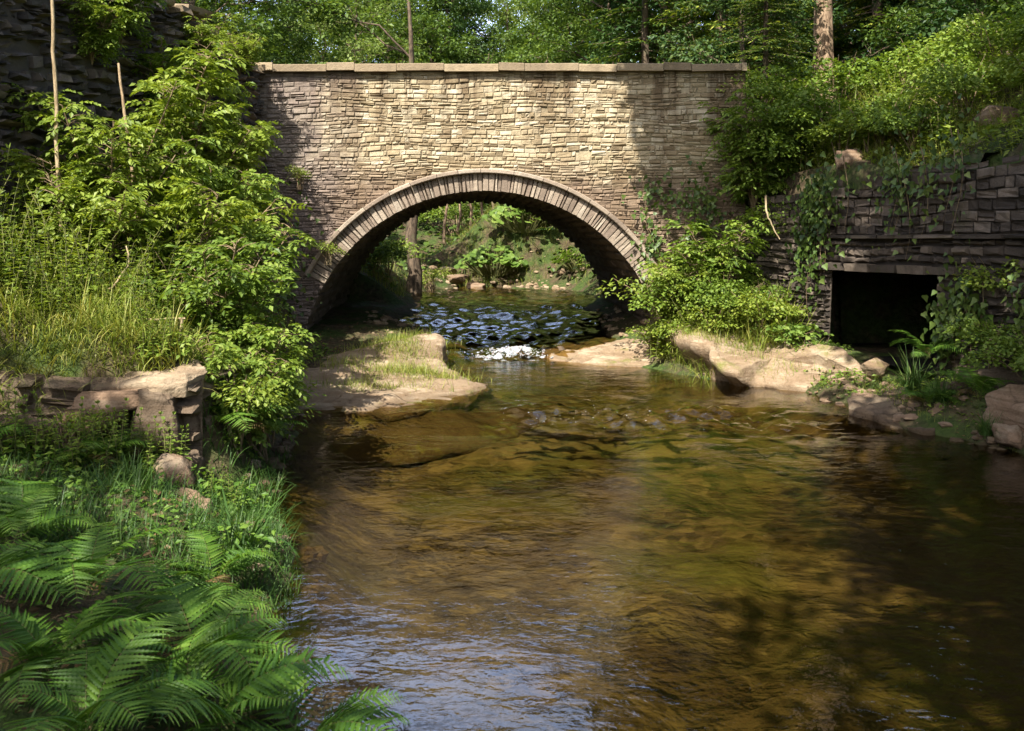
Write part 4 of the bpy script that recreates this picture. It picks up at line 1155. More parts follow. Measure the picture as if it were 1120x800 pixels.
# pine with the bare trunk
pxp, Yp = 901, 21
xp = (pxp-560)/1089*Yp; zp = CAMH+(260-97)/1089*Yp
r = rng(140)
pl = [((1.4*math.cos(a), 1.4*math.sin(a), 11+k*.7), 1.3, .6) for k, a in enumerate(np.arange(8)*2.4)]
PINE = make_tree(141, pl, 10, 16, .205, M['treedark'], M['pinebark'], .16, 1., wob=.002)
pine = plant('pine_tree', PINE, 'pine with a straight bare sunlit trunk above the grassy bank', 'tree', (xp, Yp, min(zp, gz(xp, Yp)+.2)), .4, 1.)
mb = MB()
for k, (z, a, ln) in enumerate([(4.9,2.6,1.3),(5.4,3.4,1.5),(6.1,.3,1.2),(5.9,3.0,1.7),(6.6,2.3,1.4),(4.6,.6,.8)]):
    u = np.linspace(0, 1, 7)
    p = np.stack([math.cos(a)*ln*u, math.sin(a)*ln*u, z-.18*ln*u*u+.03*np.sin(u*9+k)], -1); tube(mb, p, .02*(1-.85*u)+.003, 5)
    for q in range(2, 7):
        for s in (-1, 1): tube(mb, [p[q], p[q]+np.array([math.cos(a+s*.8), math.sin(a+s*.8), -.25])*.3*ln*(1-u[q]*.6)], [.005, .002], 3)
link('dead_branch', mb.mesh('dead_branch', M['bark'], True), pine)

# ---- two big trees just outside the picture whose boughs shade the bank and the water
def back(p, z): 
    p = np.asarray(p, float); return p+SUNV*(z-p[2])/SUNV[2]
def shade_tree(seed, base, targets, H, tr, label, leafmat, ls=.2, dens=1.):
    b = np.asarray(base, float); lob = []
    for (p, z, rr) in targets:
        lob.append((back(p, z)-b, rr, rr*.5))
    m = make_tree(seed, lob, H*.45, H, tr, leafmat, M['bark'], ls, dens, per=12, tip=(lob[0][0]*.25+np.array([0, 0, H]))*np.array([1, 1, .95]), cl=(.34, .22))
    return plant('overhanging_tree', m, label, 'tree', base)
shade_tree(201, (7.3, 1.5, gz(7.3, 1.5)), [((3.45,16.7,4.3),10.5,1.05), ((4.6,16.9,3.6),10.2,1.1), ((2.75,16.7,2.9),10.0,.5), ((2.9,16.7,4.7),10.7,.5), ((3.5,16.7,3.1),10.3,.9), ((2.25,16.7,4.75),10.5,.38), ((2.55,16.7,3.7),10.4,.35), ((4.2,16.2,4.0),10.3,.9), ((4.9,16.6,4.6),10.6,.8), ((5.6,11.7,2.4),9,1.5), ((5.4,10.2,1.8),9.5,1.6), ((4.9,11.2,.5),9,1.4), ((4.2,9.0,0),9.3,1.6), ((5.6,8.2,.4),9.5,1.7),
            ((3.2,7.0,0),9.8,1.5), ((2.4,4.9,0),9.5,1.4), ((4.3,6.5,0),9.6,1.6), ((7.4,12.8,4.2),10.2,1.6), ((8.2,14.6,5),10.5,1.7), ((5.25,12.9,1.9),9.4,1.0), ((5.4,12.1,2.8),9.2,1.0), ((5.8,11.0,3.0),9.8,1.2), ((6.6,11.6,3.6),10.2,1.2), ((7.2,12.9,4.0),10.4,1.2), ((4.9,10.3,.2),9.2,1.2), ((4.4,7.6,0),9.6,1.4)], 10, .34,
           'big overhanging tree on the culvert side bank shading the wall', M['tree'], dens=1.3)
shade_tree(202, (-4.6, -1.6, gz(-4.6, -1.6)), [((-2.2,4.4,.5),7.8,.85), ((-3.4,5.3,.6),8.2,1.1), ((-1.3,3.6,.3),7.6,1.0), ((-3.7,8.0,.5),8.2,.75), ((-2.9,7.4,.4),8.4,.6)], 8.5, .28,
           'big overhanging tree on the fern side bank shading the ferns', M['tree'], dens=.65)

# ------------------------------------------------------------------ left bank plants
SAP = [make_sapling(300+k, H, sp, ns, nl, ls, M['leaf_ash'] if k % 2 == 0 else M['leaf_elder'], br, pr) for k, (H, sp, ns, nl, ls, br, pr) in
       enumerate([(3.0,1.05,4,60,.082,.30,5), (2.3,1.1,6,50,.076,.16,5), (1.7,.95,7,38,.074,.12,4), (1.25,.8,8,30,.07,.08,4)])]
sap = [ # x, y, kind, scale, rot, label
 (-4.55,11.2,0,.92,.2,'tallest ash sapling with a pale bare stem against the rubble wall'),
 (-4.35,12.7,0,1.05,1.4,'ash sapling leaning from the rubble wall halfway to the bridge'),
 (-4.45,14.4,0,.90,2.7,'ash sapling in front of the bridge corner below the parapet'),
 (-4.75,11.9,1,.65,1.0,'ash sapling spreading over the dark wall between the two bare poles'),
 (-4.75,12.9,0,1.2,2.4,'tall ash sapling whose crown reaches the cap stones of the rubble wall'),
 (-4.6,13.9,1,1.3,4.9,'bright elder below the cap stones close to the bridge corner'),
 (-4.95,10.9,2,1.0,3.3,'elder low against the dark wall behind the willowherb'),
 (-4.6,13.4,1,1.15,3.1,'bushy elder high against the rubble wall behind the ash stems'),
 (-4.2,13.3,1,.85,4.4,'elder spreading in front of the bridge corner, sunlit'),
 (-3.9,12.0,1,1.0,.9,'elder in the middle of the bank between ash stems and stream'),
 (-3.95,12.4,2,.95,1.7,'rounded elder bush halfway down the bank'),
 (-3.5,10.9,2,1.1,3.8,'elder bush behind the dead stick at the ledge end'),
 (-3.2,11.0,3,1.1,.3,'low elder above the water just past the ledge'),
 (-3.45,11.8,3,.75,4.1,'low elder at the water by the pale slab'),
 (-2.48,8.95,3,.85,1.3,'low elder drooping beside the corner of the ledge down to the water'),
 (-2.55,9.75,3,.95,2.6,'low elder hanging over the stream between two brambles'),
 (-2.95,9.9,3,1.1,5.2,'low elder beside the capstone of the ledge'),
 (-4.0,13.7,3,.75,1.1,'low elder at the upper end of the pale slab'),
 (-4.25,10.4,2,1.0,2.2,'elder behind the nettles at the middle of the rubble wall'),
 (-4.75,15.3,1,.9,3.9,'elder in the corner where rubble wall and bridge meet')]
for x, y, k, sc, rz, lb in sap:
    plant('ash_sapling' if k == 0 else 'elder_bush', SAP[k], lb, 'sapling' if k == 0 else 'bush', (x, y, gz(x, y)), rz, sc, 'saplings and elders on the bank below the rubble wall')
for (x, y, z, k, sc, rz, lb) in [(3.95,16.35,2.6,1,1.0,.3,'elder rising in front of the shaded end of the bridge'), (4.45,16.2,2.8,1,.85,2.3,'elder at the corner where retaining wall meets the bridge')]:
    plant('elder_bush', SAP[k], lb, 'bush', (x, y, z), rz, sc, 'elders at the end of the parapet')
for (x, y, k, sc, rz, lb) in [(2.85,16.15,2,.95,.8,'loose light green elder between arch foot and retaining wall'), (3.35,15.95,3,1.25,2.1,'small elder in the corner behind the tilted ledge')]:
    plant('elder_bush', SAP[k], lb, 'bush', (x, y, gz(x, y)), rz, sc, 'elders at the arch foot')
# growing out of the rubble wall top / face
for (u, z, k, sc, rz, lb) in [(12.6,4.6,1,.8,.4,'green tuft sprouting from the rubble wall face under the cap stones'), (14.5,4.5,2,.6,1.9,'leafy growth hanging from the rubble wall top near the bridge'),
                              (15.8,4.75,2,.45,2.8,'leafy growth over the joint of rubble wall and parapet'), (13.5,3.7,3,1.0,3.7,'small bush rooted halfway up the rubble wall'), (12.0,4.3,3,.7,4.6,'small bush rooted in the dark wall face beside the tallest ash')]:
    p = map_lw(np.array([u]), np.array([z]), np.array([.05]))[0]
    plant('wall_bush', SAP[k], lb, 'bush', tuple(p), rz, sc, 'bushes rooted in the rubble wall')
# bushes low at the water
BUSH = [make_bush(330, .75, .9, 1700, .062, M['leaf_nettle']), make_bush(331, .6, .7, 950, .058, M['leaf_nettle'], T_LEAF), make_bush(332, .9, 1.1, 2300, .066, M['leaf_elder']), make_bush(333, .5, .5, 500, .09, M['leaf_butter'])]
for (x, y, k, sc, rz, lb) in [(-2.65,10.3,1,1.1,.1,'leafy bramble dipping to the stream between ledge and slab'), (-2.5,9.9,1,1.05,1.5,'leafy bramble beside the squared block at the water'),
      (-3.1,11.3,1,.85,2.6,'leafy bramble touching the pale slab'), (-3.5,16.0,1,.55,.9,'bramble tuft at the left foot of the arch'), (-3.35,10.2,0,.8,3.3,'bramble behind the capstone'), (-2.44,8.7,1,.95,2.2,'bramble hanging beside the capstone corner'), (-2.45,9.4,1,1.15,.7,'bramble over the water between ledge corner and fern'), (-4.3,7.85,1,.5,1.9,'small bramble at the foot of the ruined ledge'), (-3.45,7.7,1,.62,2.8,'low bramble under the middle of the ruined ledge')]:
    plant('bramble_bush', BUSH[k], lb, 'bush', (x, y, gz(x, y)), rz, sc, 'brambles along the fern side bank')
# spray hanging on the arch's left haunch
plant('bramble_bush', BUSH[1], 'green spray hanging from the arch ring at its ivy side haunch', 'bush', (-3.05, 16.5, 1.75), .4, .55)
plant('bramble_bush', BUSH[1], 'thin green sprays growing on the bridge face near the rubble wall', 'bush', (-3.55, 16.6, 3.0), 1.4, .5)

HERB = [make_herbs(350, 16, 1.0, .38, .11, M['leaf_nettle'], T_LEAF), make_herbs(351, 12, 1.25, .35, .13, M['leaf_nettle'], T_SLIM, 16), make_herbs(352, 18, .75, .4, .10, M['leaf_elder'], T_LEAF)]
for k, (x, y, kd, sc, lb) in enumerate([(-4.75,10.0,1,1.05,'tall willowherb clump in front of the darkest part of the wall'), (-4.3,9.5,1,1.0,'willowherb clump with slim leaves behind the tall grass'),
      (-4.95,9.3,0,1.15,'nettle clump at the picture edge below the dark wall'), (-4.1,9.1,0,.95,'nettle clump in the middle of the grassy ledge'), (-3.7,9.7,1,.95,'willowherb by the slanting dead branch'),
      (-4.6,8.7,2,1.0,'low nettles among the grass at the ledge front edge'), (-3.9,10.5,0,1.1,'nettle clump behind the dead stick, under the elder'), (-4.5,10.9,0,1.0,'nettle clump at the foot of the tallest ash'),
      (-3.45,9.1,2,.8,'low nettles just behind the capstone'), (-5.2,10.0,1,1.1,'willowherb clump against the wall at the picture edge'), (-3.8,7.6,2,.8,'small nettles in the shade below the ledge front'), (-3.15,7.5,2,.75,'small nettles beside the low flat brown slab'), (-4.4,7.4,2,.6,'nettles below the ledge near the reddish layered rock'), (-2.25,7.6,2,.5,'small nettles at the foot of the broken block'), (-3.3,8.7,0,.6,'leafy nettles directly above the squared grey block'), (-4.0,8.55,0,.65,'leafy nettles at the brink of the ledge, middle of the grass'), (-3.6,9.3,1,.85,'willowherb standing in the grass behind the level dead branch'), (-4.7,9.3,1,.95,'willowherb in the grass nearest the slanting dead branch'), (-4.45,8.6,0,.7,'leafy nettles at the brink of the ledge beneath the slanting branch'), (-3.1,9.6,0,.75,'nettles between the stake and the elders'), (-2.95,8.45,2,.6,'nettle tuft growing on the capstone'), (-3.9,9.9,0,.95,'tall nettles in front of the crooked bare stick'), (-2.8,7.72,2,.72,'nettle tuft in front of the squared grey block')]):
    plant('nettle_clump' if kd != 1 else 'willowherb', HERB[kd], lb, 'plant', (x, y, gz(x, y)), k*1.1, sc, 'herbs on the grassy ledge')

# tall grass of the ledge (nobody could count it)
def scatter(n, x0, x1, y0, y1, seed, ok=None):
    r = rng(seed); x = x0+(x1-x0)*r.random(n*3); y = y0+(y1-y0)*r.random(n*3)
    m = np.ones(n*3, bool) if ok is None else ok(x, y)
    x, y = x[m][:n], y[m][:n]
    return np.stack([x, y, ground_h(x, y, hole=False)-.02], -1), r
def grass_stuff(name, label, mat, patches, wide=1.):
    mb = MB()
    for (n, x0, x1, y0, y1, seed, Lh, ok, lean) in patches:
        P, r = scatter(n, x0, x1, y0, y1, seed, ok)
        q = vnoise(P[:, 0]*2.2, P[:, 1]*2.2, 0, seed)
        grass_blades(mb, P, Lh*(.45+.6*r.random(len(P)))*(1+.35*q), r, lean, wide)
    return tag(link(name, mb.mesh(name, mat)), label, 'grass', kind='stuff')
inl = lambda x, y: (x < XL(y)-.05) & (x > XWL(y)+.1)
grass_stuff('tall_grass', 'tall sunlit grass growing on the ruined ledge', M['grass'],
  [(5200, -5.0, -2.75, 8.3, 10.2, 401, .48, inl, .5), (2400, -4.6, -2.7, 10.2, 12.5, 402, .5, inl, .5), (2600, -4.9, -2.9, 8.2, 8.4, 403, .42, None, 1.6)])
inr = lambda x, y: (x > XWR(y)+.44)
rockl = lambda x, y: True
grass_stuff('bank_grass', 'sunlit grass and weeds on the bank above the retaining wall', M['grass'],
  [(3600, 4.0, 8.5, 11.0, 16.6, 411, .36, inr, .6), (1800, 3.9, 6.5, 13, 17.2, 412, .5, inr, .6), (2200, 4.5, 11, 16.5, 22, 413, .4, None, .6)])
grass_stuff('shore_grass', 'grass at the foot of the retaining wall above the tilted ledge', M['grass'],
  [(2800, 2.3, 4.2, 14.5, 16.4, 421, .62, lambda x, y: (x > XR(y)+.1) & (x < XWR(y)), .6), (1500, 3.8, 5.9, 9.4, 12.4, 423, .16, lambda x, y: (x > XR(y)+.02) & (x < XWR(y)-.1), .8), (900, 3.6, 5.3, 12.0, 14.0, 422, .2, lambda x, y: (x > XR(y)+.1) & (x < XWR(y)-.1), .6)])
grass_stuff('low_grass', 'dark short grass on the low bank around the ferns', M['grassdark'],
  [(11000, -5.2, -1.0, 5.6, 8.1, 431, .24, inl, .7), (500, -3.4, -.6, 3.0, 5.5, 432, .26, inl, .7), (2600, -2.9, -1.3, 6.0, 9.8, 433, .22, lambda x, y: (x < XL(y)+.02) & (x > XL(y)-.7), .8)], 1.5)
grass_stuff('far_bank_grass', 'sunlit grass on the stream banks beyond the arch', M['grass'],
  [(1800, -6, -2.4, 23.2, 29, 441, .45, lambda x, y: x < XL(y)-.1, .6), (900, 1.8, 5, 24, 30, 442, .45, lambda x, y: x > XR(y)+.1, .6), (2600, -5, 4, 31, 37, 443, .45, None, .6), (3200, -1.8, 3.2, 30.8, 35, 444, .42, None, .7)])
# grass rooted in the cracks of the pale slab
dg = bpy.context.evaluated_depsgraph_get()
def drop(x, y, zmax=3.):
    bpy.context.view_layer.update()
    hit, loc, *_ = scene.ray_cast(bpy.context.evaluated_depsgraph_get(), Vector((x, y, zmax)), Vector((0, 0, -1)))
    return loc.z if hit else 0.
def slab_grass(name, label, centres, n, Lh, seed):
    bpy.context.view_layer.update(); d = bpy.context.evaluated_depsgraph_get()
    r = rng(seed); P = []
    for (cx, cy, rx, ry, w) in centres:
        for _ in range(int(n*w)):
            x, y = cx+r.normal()*rx, cy+r.normal()*ry
            hit, loc, *_ = scene.ray_cast(d, Vector((x, y, 1.25)), Vector((0, 0, -1)))
            if hit and loc.z > float(water_level(y))-.005: P.append((x, y, loc.z-.01))
    P = np.array(P); mb = MB()
    grass_blades(mb, P, Lh*(.4+.8*r.random(len(P))), r, .8, 1.2)
    return tag(link(name, mb.mesh(name, M['grass'])), label, 'grass', kind='stuff')
slab_grass('slab_grass', 'tufts of bright grass rooted in the pale slab', [(-2.05,16.2,.28,.3,.3), (-1.75,15.4,.3,.25,.25), (-1.65,14.3,.35,.25,.25), (-1.15,14.4,.3,.15,.2), (-1.4,17.3,.15,.2,.15), (-2.5,14.6,.2,.2,.08), (-1.9,13.3,.5,.12,.15), (-1.75,16.9,.25,.25,.3)], 3600, .21, 451)
slab_grass('ledge_grass', 'short grass and moss tufts on the tilted ledge', [(3.0,14.7,.3,.3,.4), (3.6,14.3,.3,.2,.2), (2.7,15.3,.25,.25,.5), (3.9,13.9,.3,.2,.2)], 1300, .17, 452)

# leafy ground cover on the slopes
def cover(name, label, patches, mat, kindname='plants'):
    mb = MB()
    for (n, x0, x1, y0, y1, seed, ls, ok, hh) in patches:
        P, r = scatter(n, x0, x1, y0, y1, seed, ok)
        n_ = len(P); cl = np.clip(.5+.9*vnoise(P[:, 0]*1.3, P[:, 1]*1.3, 0, seed), .05, 1.3)
        P[:, 2] += .02+hh*cl*r.random(n_)
        batch(mb, T_LEAF if ls < .12 else T_BROAD, P, rdir(r, n_)*np.array([1, 1, .4]), np.array([0, -.25, 1.])+rdir(r, n_)*.5, ls*(.5+.8*r.random(n_)))
    return tag(link(name, mb.mesh(name, mat)), label, kindname, kind='stuff')
cover('bank_undergrowth', 'leafy undergrowth covering the bank above the retaining wall', [(9500, 4.0, 9.5, 10.5, 17, 461, .10, inr, .62), (2600, 3.9, 6.6, 10.5, 16.6, 470, .075, lambda x, y: (x > XWR(y)+.42) & (x < XWR(y)+.72), .35), (4500, 4.3, 14, 17, 26, 462, .15, None, .5)], M['leaf_nettle'])
cover('shore_undergrowth', 'mixed low leaves on the bank under the elders', [(5200, -5.0, -2.2, 8.5, 16.4, 463, .085, lambda x, y: (x < XL(y)-.25) & (x > XWL(y)+.05) & ((y < 13) | (x < -2.9)), .4)], M['leaf_elder'])
cover('damp_undergrowth', 'small leaves on the shaded shore below the culvert', [(1800, 3.8, 6.0, 9.3, 13.8, 468, .06, lambda x, y: (x > XR(y)+.12) & (x < XWR(y)-.05), .16)], M['leaf_elder'])
cover('valley_undergrowth', 'leafy undergrowth on the valley floor beyond the bridge', [(5000, -9, 8, 23.2, 40, 464, .15, lambda x, y: (x < XL(y)-.3) | (x > XR(y)+.3), .5), (5000, -14, 14, 36, 50, 465, .25, None, 1.0), (2500, -12, -3.9, 17.2, 24, 466, .14, lambda x, y: x < -4.2, .6)], M['tree'])
cover('leaf_litter', 'brown dead leaves lying between ferns, grass and ledge', [(2600, -4.8, -.9, 3.2, 8.1, 471, .05, inl, .04), (900, 3.6, 5.8, 9.5, 14.5, 472, .05, lambda x, y: (x > XR(y)) & (x < XWR(y)), .03), (900, -3.4, -1.0, 12.8, 18, 473, .05, lambda x, y: (x < XL(y)-.05), .03)], M['litter_dry'], 'leaf litter')
cover('fern_undergrowth', 'small leaves and seedlings between the foreground ferns', [(1400, -4.6, -.8, 3.2, 8.0, 467, .05, inl, .2), (2600, -4.6, -1.5, 6.0, 8.1, 469, .06, inl, .25)], M['fern'])

# ------------------------------------------------------------------ ferns
FR = [make_frond(500+k, L_, a, M['fern'], 25, True) for k, (L_, a) in enumerate([(.95, 1.7), (.80, 1.95), (.70, 1.45), (1.05, 2.1)])]
FR_DRY = [make_frond(510+k, L_, a, M['fern_dry'], 17, True) for k, (L_, a) in enumerate([(.7, 2.5), (.6, 2.7)])]
def fern(label, x, y, n, sc, seed, group, z=None, name='fern'):
    r = rng(seed); z = gz(x, y) if z is None else z
    t = thing(name, label, 'fern', (x, y, z-.02), r.random()*6.28, sc, group)
    for k in range(n):
        me, mr = FR[k % len(FR)] if (k*7+seed) % 8 else FR_DRY[seed % 2]
        a = k*2*math.pi/n+r.normal(0, .18); s = .8+.35*r.random()
        o = link('frond', me, t, (0.03*math.cos(a), .03*math.sin(a), 0), (r.normal(0, .14), r.normal(0, .14), a), (s, s, s))
        link('rib', mr, o)
    return t
fg = 'ferns on the foreground bank'
for k, (x, y, n, sc, lb) in enumerate([(-1.45,4.55,9,0.76,'large fern arching over the water in the foreground'), (-2.15,5.0,9,0.74,'fern behind the large foreground fern'),
      (-1.25,4.05,9,0.69,'fern nearest the camera with dark lower fronds'), (-1.95,4.2,9,0.74,'fern at the corner of the foreground by the picture edge'), (-1.72,5.7,8,0.58,'small fern at the water edge beyond the large fern'),
      (-2.75,5.45,8,0.74,'fern on the bank below the reddish layered rock'), (-.86,4.2,9,.72,'low fern dipping its fronds in the stream'), (-1.6,3.75,8,0.69,'fern rooted at the bottom edge of the foreground'),
      (-2.6,4.75,9,0.74,'fern against the picture edge among the other foreground ferns'), (-1.65,5.1,8,0.62,'middle fern between the large fern and the small one at the water')]):
    fern(lb, x, y, n, sc, 520+k, fg)
for k, (x, y, n, sc, lb, z) in enumerate([(-2.45,8.75,9,.75,'bright fern growing from the side of the ruined ledge',.45), (-2.4,9.4,8,.7,'fern beside the bramble at the squared block',.25), (-3.15,7.55,9,.6,'fern growing in front of the squared grey block',None), (-4.15,7.5,9,.6,'fern at the foot of the ledge toward the picture edge',None),
      (4.75,11.4,11,.6,'fern at the foot of the wall beside the culvert',None), (5.15,11.0,10,.65,'shaded fern under the retaining wall near the picture edge',None), (5.05,12.1,9,.6,'fern hanging at the near side of the culvert mouth',.7), (5.1,17.5,12,1.1,'tall fern on the bank top left of the pine',None), (5.9,15.3,12,1.0,'fern in the undergrowth above the retaining wall',None)]):
    fern(lb, x, y, n, sc, 540+k, 'ferns along the walls', z)
# sedge tufts at the right shore
TUFT = make_tuft(560, 170, .10, .6, M['grassdark'], .9, .9)
for k, (px, py, Y, sc, lb) in enumerate([(998,425,11.8,1.0,'spiky sedge tuft beside the culvert over the dark ledge'), (1078,474,10.4,.6,'second small sedge tuft trailing in the water'), (1030,438,11.3,.7,'drooping sedge between the two other tufts')]):
    x, y, z = at(px, py, Y)
    tag(link('sedge_tuft', TUFT, None, (x, y, z), (0, 0, k*1.3), (sc,)*3), lb, 'sedge', 'sedge tufts on the shaded shore')
x, y = -1.72, 6.35
tag(link('sedge_tuft', make_tuft(561, 60, .08, .55, M['grassdark'], .9, 1.6), None, (x, y, gz(x, y))), 'broad bladed grass tuft leaning over the stream near the ferns', 'sedge')

# ------------------------------------------------------------------ right bank plants
for k, (x, y, kd, sc, lb) in enumerate([(2.6,15.75,0,.85,'nettle bush against the right foot of the arch'), (2.95,16.05,2,.9,'tall leafy bush in the corner of bridge and retaining wall'), (3.4,15.5,2,.72,'leafy bush on the retaining wall behind the tilted ledge'),
      (3.2,15.15,0,.7,'nettle bush at the top of the tilted ledge'), (3.75,14.95,0,.85,'broad leaved bush at the foot of the wall past the tilted ledge'), (4.0,14.6,3,.9,'large leaved plant beside the culvert opening'),
      (4.45,14.25,3,.6,'large leaved plant drooping at the culvert edge'), (2.75,16.2,1,1.5,'small leaved bush climbing the bridge above the arch foot'), (2.3,16.3,1,.8,'small leaved bush at the arch springing by the rock shelf'), (4.1,14.95,0,.6,'nettle bush under the hanging ivy')]):
    plant('nettle_bush' if kd in (0, 1) else 'broad_leaf_bush', BUSH[kd], lb, 'bush', (x, y, gz(x, y)), k*.9, sc, 'bushes at the foot of the retaining wall')
for k, (x, y, kd, sc, lb) in enumerate([(4.4,16.4,2,1.0,'bush above the wall end at the bridge corner'), (5.2,16.2,2,1.1,'leafy bush on the bank left of the pine foot'), (6.2,18.8,2,1.1,'leafy bush around the foot of the pine'), (7.0,17.5,2,1.0,'round bush on the bank top past the pine'),
      (5.4,14.6,0,1.0,'low leafy bush above the ivy on the wall'), (6.4,14.0,2,.9,'low leafy bush on the bank over the culvert'), (7.6,15.5,2,1.0,'bush at the sunny crest of the bank'), (4.3,17.3,2,1.0,'bush hiding the end of the parapet'), (4.25,16.35,2,1.0,'dark bush overlapping the shaded end of the bridge face'), (6.9,12.7,0,1.1,'low bush at the shaded crest over the dark wall'), (5.6,13.9,2,.7,'small leafy bush overhanging the wall just past the culvert'), (5.0,15.1,0,.9,'bright bush on the bank over the hanging root'), (6.8,15.3,2,.95,'wide bush in the middle of the sunny bank'), (7.6,13.8,2,1.0,'shaded bush high on the bank toward the picture edge'), (5.75,11.65,0,.8,'bush leaning over the dark wall near the picture edge'), (8.4,14.6,2,1.1,'dense bush below the hazel on the bank')]):
    plant('bank_bush', BUSH[kd], lb, 'bush', (x, y, gz(x, y)), k*1.2, sc, 'bushes on the bank above the retaining wall')
for k, (x, y, kd, sc, lb) in enumerate([(4.9,15.6,0,1.0,'nettles on the bank edge by the bridge'), (2.75,15.5,1,.85,'pale willowherb standing at the arch foot behind the tilted ledge'), (3.2,15.25,0,.8,'nettles rising behind the tilted ledge'), (3.55,15.1,1,.75,'willowherb between the tilted ledge and the wall'), (2.45,15.95,0,.95,'nettles against the arch foot'), (5.7,15.0,1,.9,'willowherb on the bank below the pine'), (6.3,16.6,0,1.0,'nettles beside the pine bush'), (5.9,13.6,2,.9,'nettles on the wall top over the culvert'), (7.3,14.3,1,.9,'willowherb at the crest of the bank'), (8.3,16.2,0,1.1,'nettles at the far crest near the hazel')]):
    plant('nettle_clump' if kd != 1 else 'willowherb', HERB[kd], lb, 'plant', (x, y, gz(x, y)), k*1.4, sc, 'herbs on the bank above the retaining wall')
for k, (x, y, sc, lb) in enumerate([(5.6,10.5,.6,'shaded bush under the dark wall at the picture edge'), (5.5,11.35,.6,'shaded bush beside the culvert ferns'), (5.75,10.0,.6,'shaded bush above the long rock shelf')]):
    plant('wall_bush', BUSH[2], lb, 'bush', (x, y, gz(x, y)+.1), k*2., sc, 'shaded bushes at the foot of the dark wall')
# ivy
def ivy(label, fn, u, v, n, seed, ls=.09, lobes=5, name='ivy'):
    r = rng(seed); cs = [(u[0]+(u[1]-u[0])*r.random(), v[0]+(v[1]-v[0])*r.random(), .18+.25*r.random()) for _ in range(lobes)]
    U, W = [], []
    for i in range(n):
        c = cs[int(r.random()*lobes)]
        U.append(c[0]+r.normal()*c[2]*.7); W.append(c[1]+r.normal()*c[2]-.1*r.random())
    U, W = np.array(U), np.array(W)
    P = fn(U, W, .05+.14*r.random(n)); nn = fn(U, W, np.full(n, 1.))-fn(U, W, np.zeros(n))
    mb = ivy_sheet(seed, P, nn, ls, M['leaf_ivy'])
    b = P.mean(0); b[2] = P[:, 2].max()
    me = mb.mesh('ivy_leaves', M['leaf_ivy'])
    co = np.empty(len(me.vertices)*3, np.float32); me.vertices.foreach_get('co', co)
    me.vertices.foreach_set('co', (co.reshape(-1, 3)-b.astype(np.float32)).ravel()); me.update()
    t = thing(name, label, 'ivy', tuple(b)); link('leaves', me, t)
    ms = MB()
    for c in cs:
        y = np.linspace(0, 1, 6); uu = c[0]+.1*np.sin(y*4+c[1]*3); vv = c[1]+.35-(.9+c[2])*y
        tube(ms, fn(uu, vv, np.full(6, .06))-b, .008*(1.2-y), 4)
    link('stem', ms.mesh('ivy_stem', M['twig'], True), t); return t
ivy('sunlit ivy hanging over the retaining wall beside the culvert', map_rw, (14.3, 14.9), (1.8, 2.8), 620, 601, .085, 7)
ivy('ivy patch trailing over the wall top above the culvert', map_rw, (11.2, 14.3), (2.75, 3.15), 420, 602, .08, 7)
ivy('small ivy at the near jamb of the culvert', map_rw, (11.5, 12.3), (1.0, 1.8), 380, 603, .09, 4)
ivy('ivy on the bridge face over the right haunch of the arch', map_face, (2.0, 3.3), (2.0, 3.0), 520, 604, .075, 6)
ivy('dark ivy spread over the shaded wall near the picture edge', map_rw, (9.8, 11.2), (.9, 1.7), 450, 606, .08, 6)
ivy('ivy clinging to the ivy side haunch of the bridge', map_face, (-4.3, -3.5), (1.0, 3.2), 500, 607, .08, 7)
# butterbur and other plants beyond the arch
BB = [make_butterbur(620, 230, .95, .80, .20), make_butterbur(621, 150, .7, .6, .18)]
for k, (px, Y, kd, sc, lb) in enumerate([(540,31.6,0,1.15,'butterbur clump at the water side of the far mound'), (575,32.0,0,1.3,'butterbur clump in the middle of the far mound'), (612,31.8,0,1.25,'butterbur clump on the far mound nearest the arch side'), (595,33.6,0,1.4,'butterbur on top of the far mound'), (635,30.2,1,1.2,'small butterbur at the right springing seen through the arch')]):
    x = (px-560)/1089*Y; plant('butterbur', BB[kd], lb, 'plant', (x, Y, gz(x, Y)), k, sc, 'butterbur on the mound beyond the arch')
for k, (px, Y, kd, sc, lb) in enumerate([(425,26,2,1.1,'leafy bush on the far bank just inside the arch'), (408,25,2,1.0,'leafy bush filling the lower corner of the arch view'), (470,29,1,1.2,'small bush beside the old trunk beyond the arch'), (560,37,2,1.9,'large bush closing the view through the arch'), (500,38,2,1.7,'shaded bush under the slim trunks beyond the arch'), (625,35,2,1.7,'bush rising behind the far mound')]):
    x = (px-560)/1089*Y; plant('valley_bush', BUSH[kd], lb, 'bush', (x, Y, gz(x, Y)), k*1.1, sc, 'bushes seen through the arch')
OLD = make_tree(641, [((-2.2,.6,7.6),1.3,.8), ((-3.0,-.6,7.9),1.3,.8), ((-1.6,1.6,9.2),1.3,.8)], 5, 8, .19, M['tree'], M['bark'], .17, .9)
x, y = (450-560)/1089*27.5, 27.5
plant('old_tree', OLD, 'thick leaning old trunk seen through the arch', 'tree', (x, y, gz(x, y)), 0., 1.)
SLIM = make_tree(642, [((.2,.1,5.2),1.1,.7), ((-.6,.2,5.8),1.1,.7), ((.1,-.5,6.4),1.,.7)], 4, 6.6, .07, M['treepale'], M['pinebark'], .15, .8)
for k, (px, Y) in enumerate([(488,34.5),(503,35.5),(514,34.8),(527,36),(540,35.2),(552,36.2)]):
    x = (px-560)/1089*Y; plant('slim_tree', SLIM, 'slim pale trunk in the row of young trees seen through the arch', 'tree', (x, Y, gz(x, Y)), k*1.3, .74, 'young trees beyond the arch')

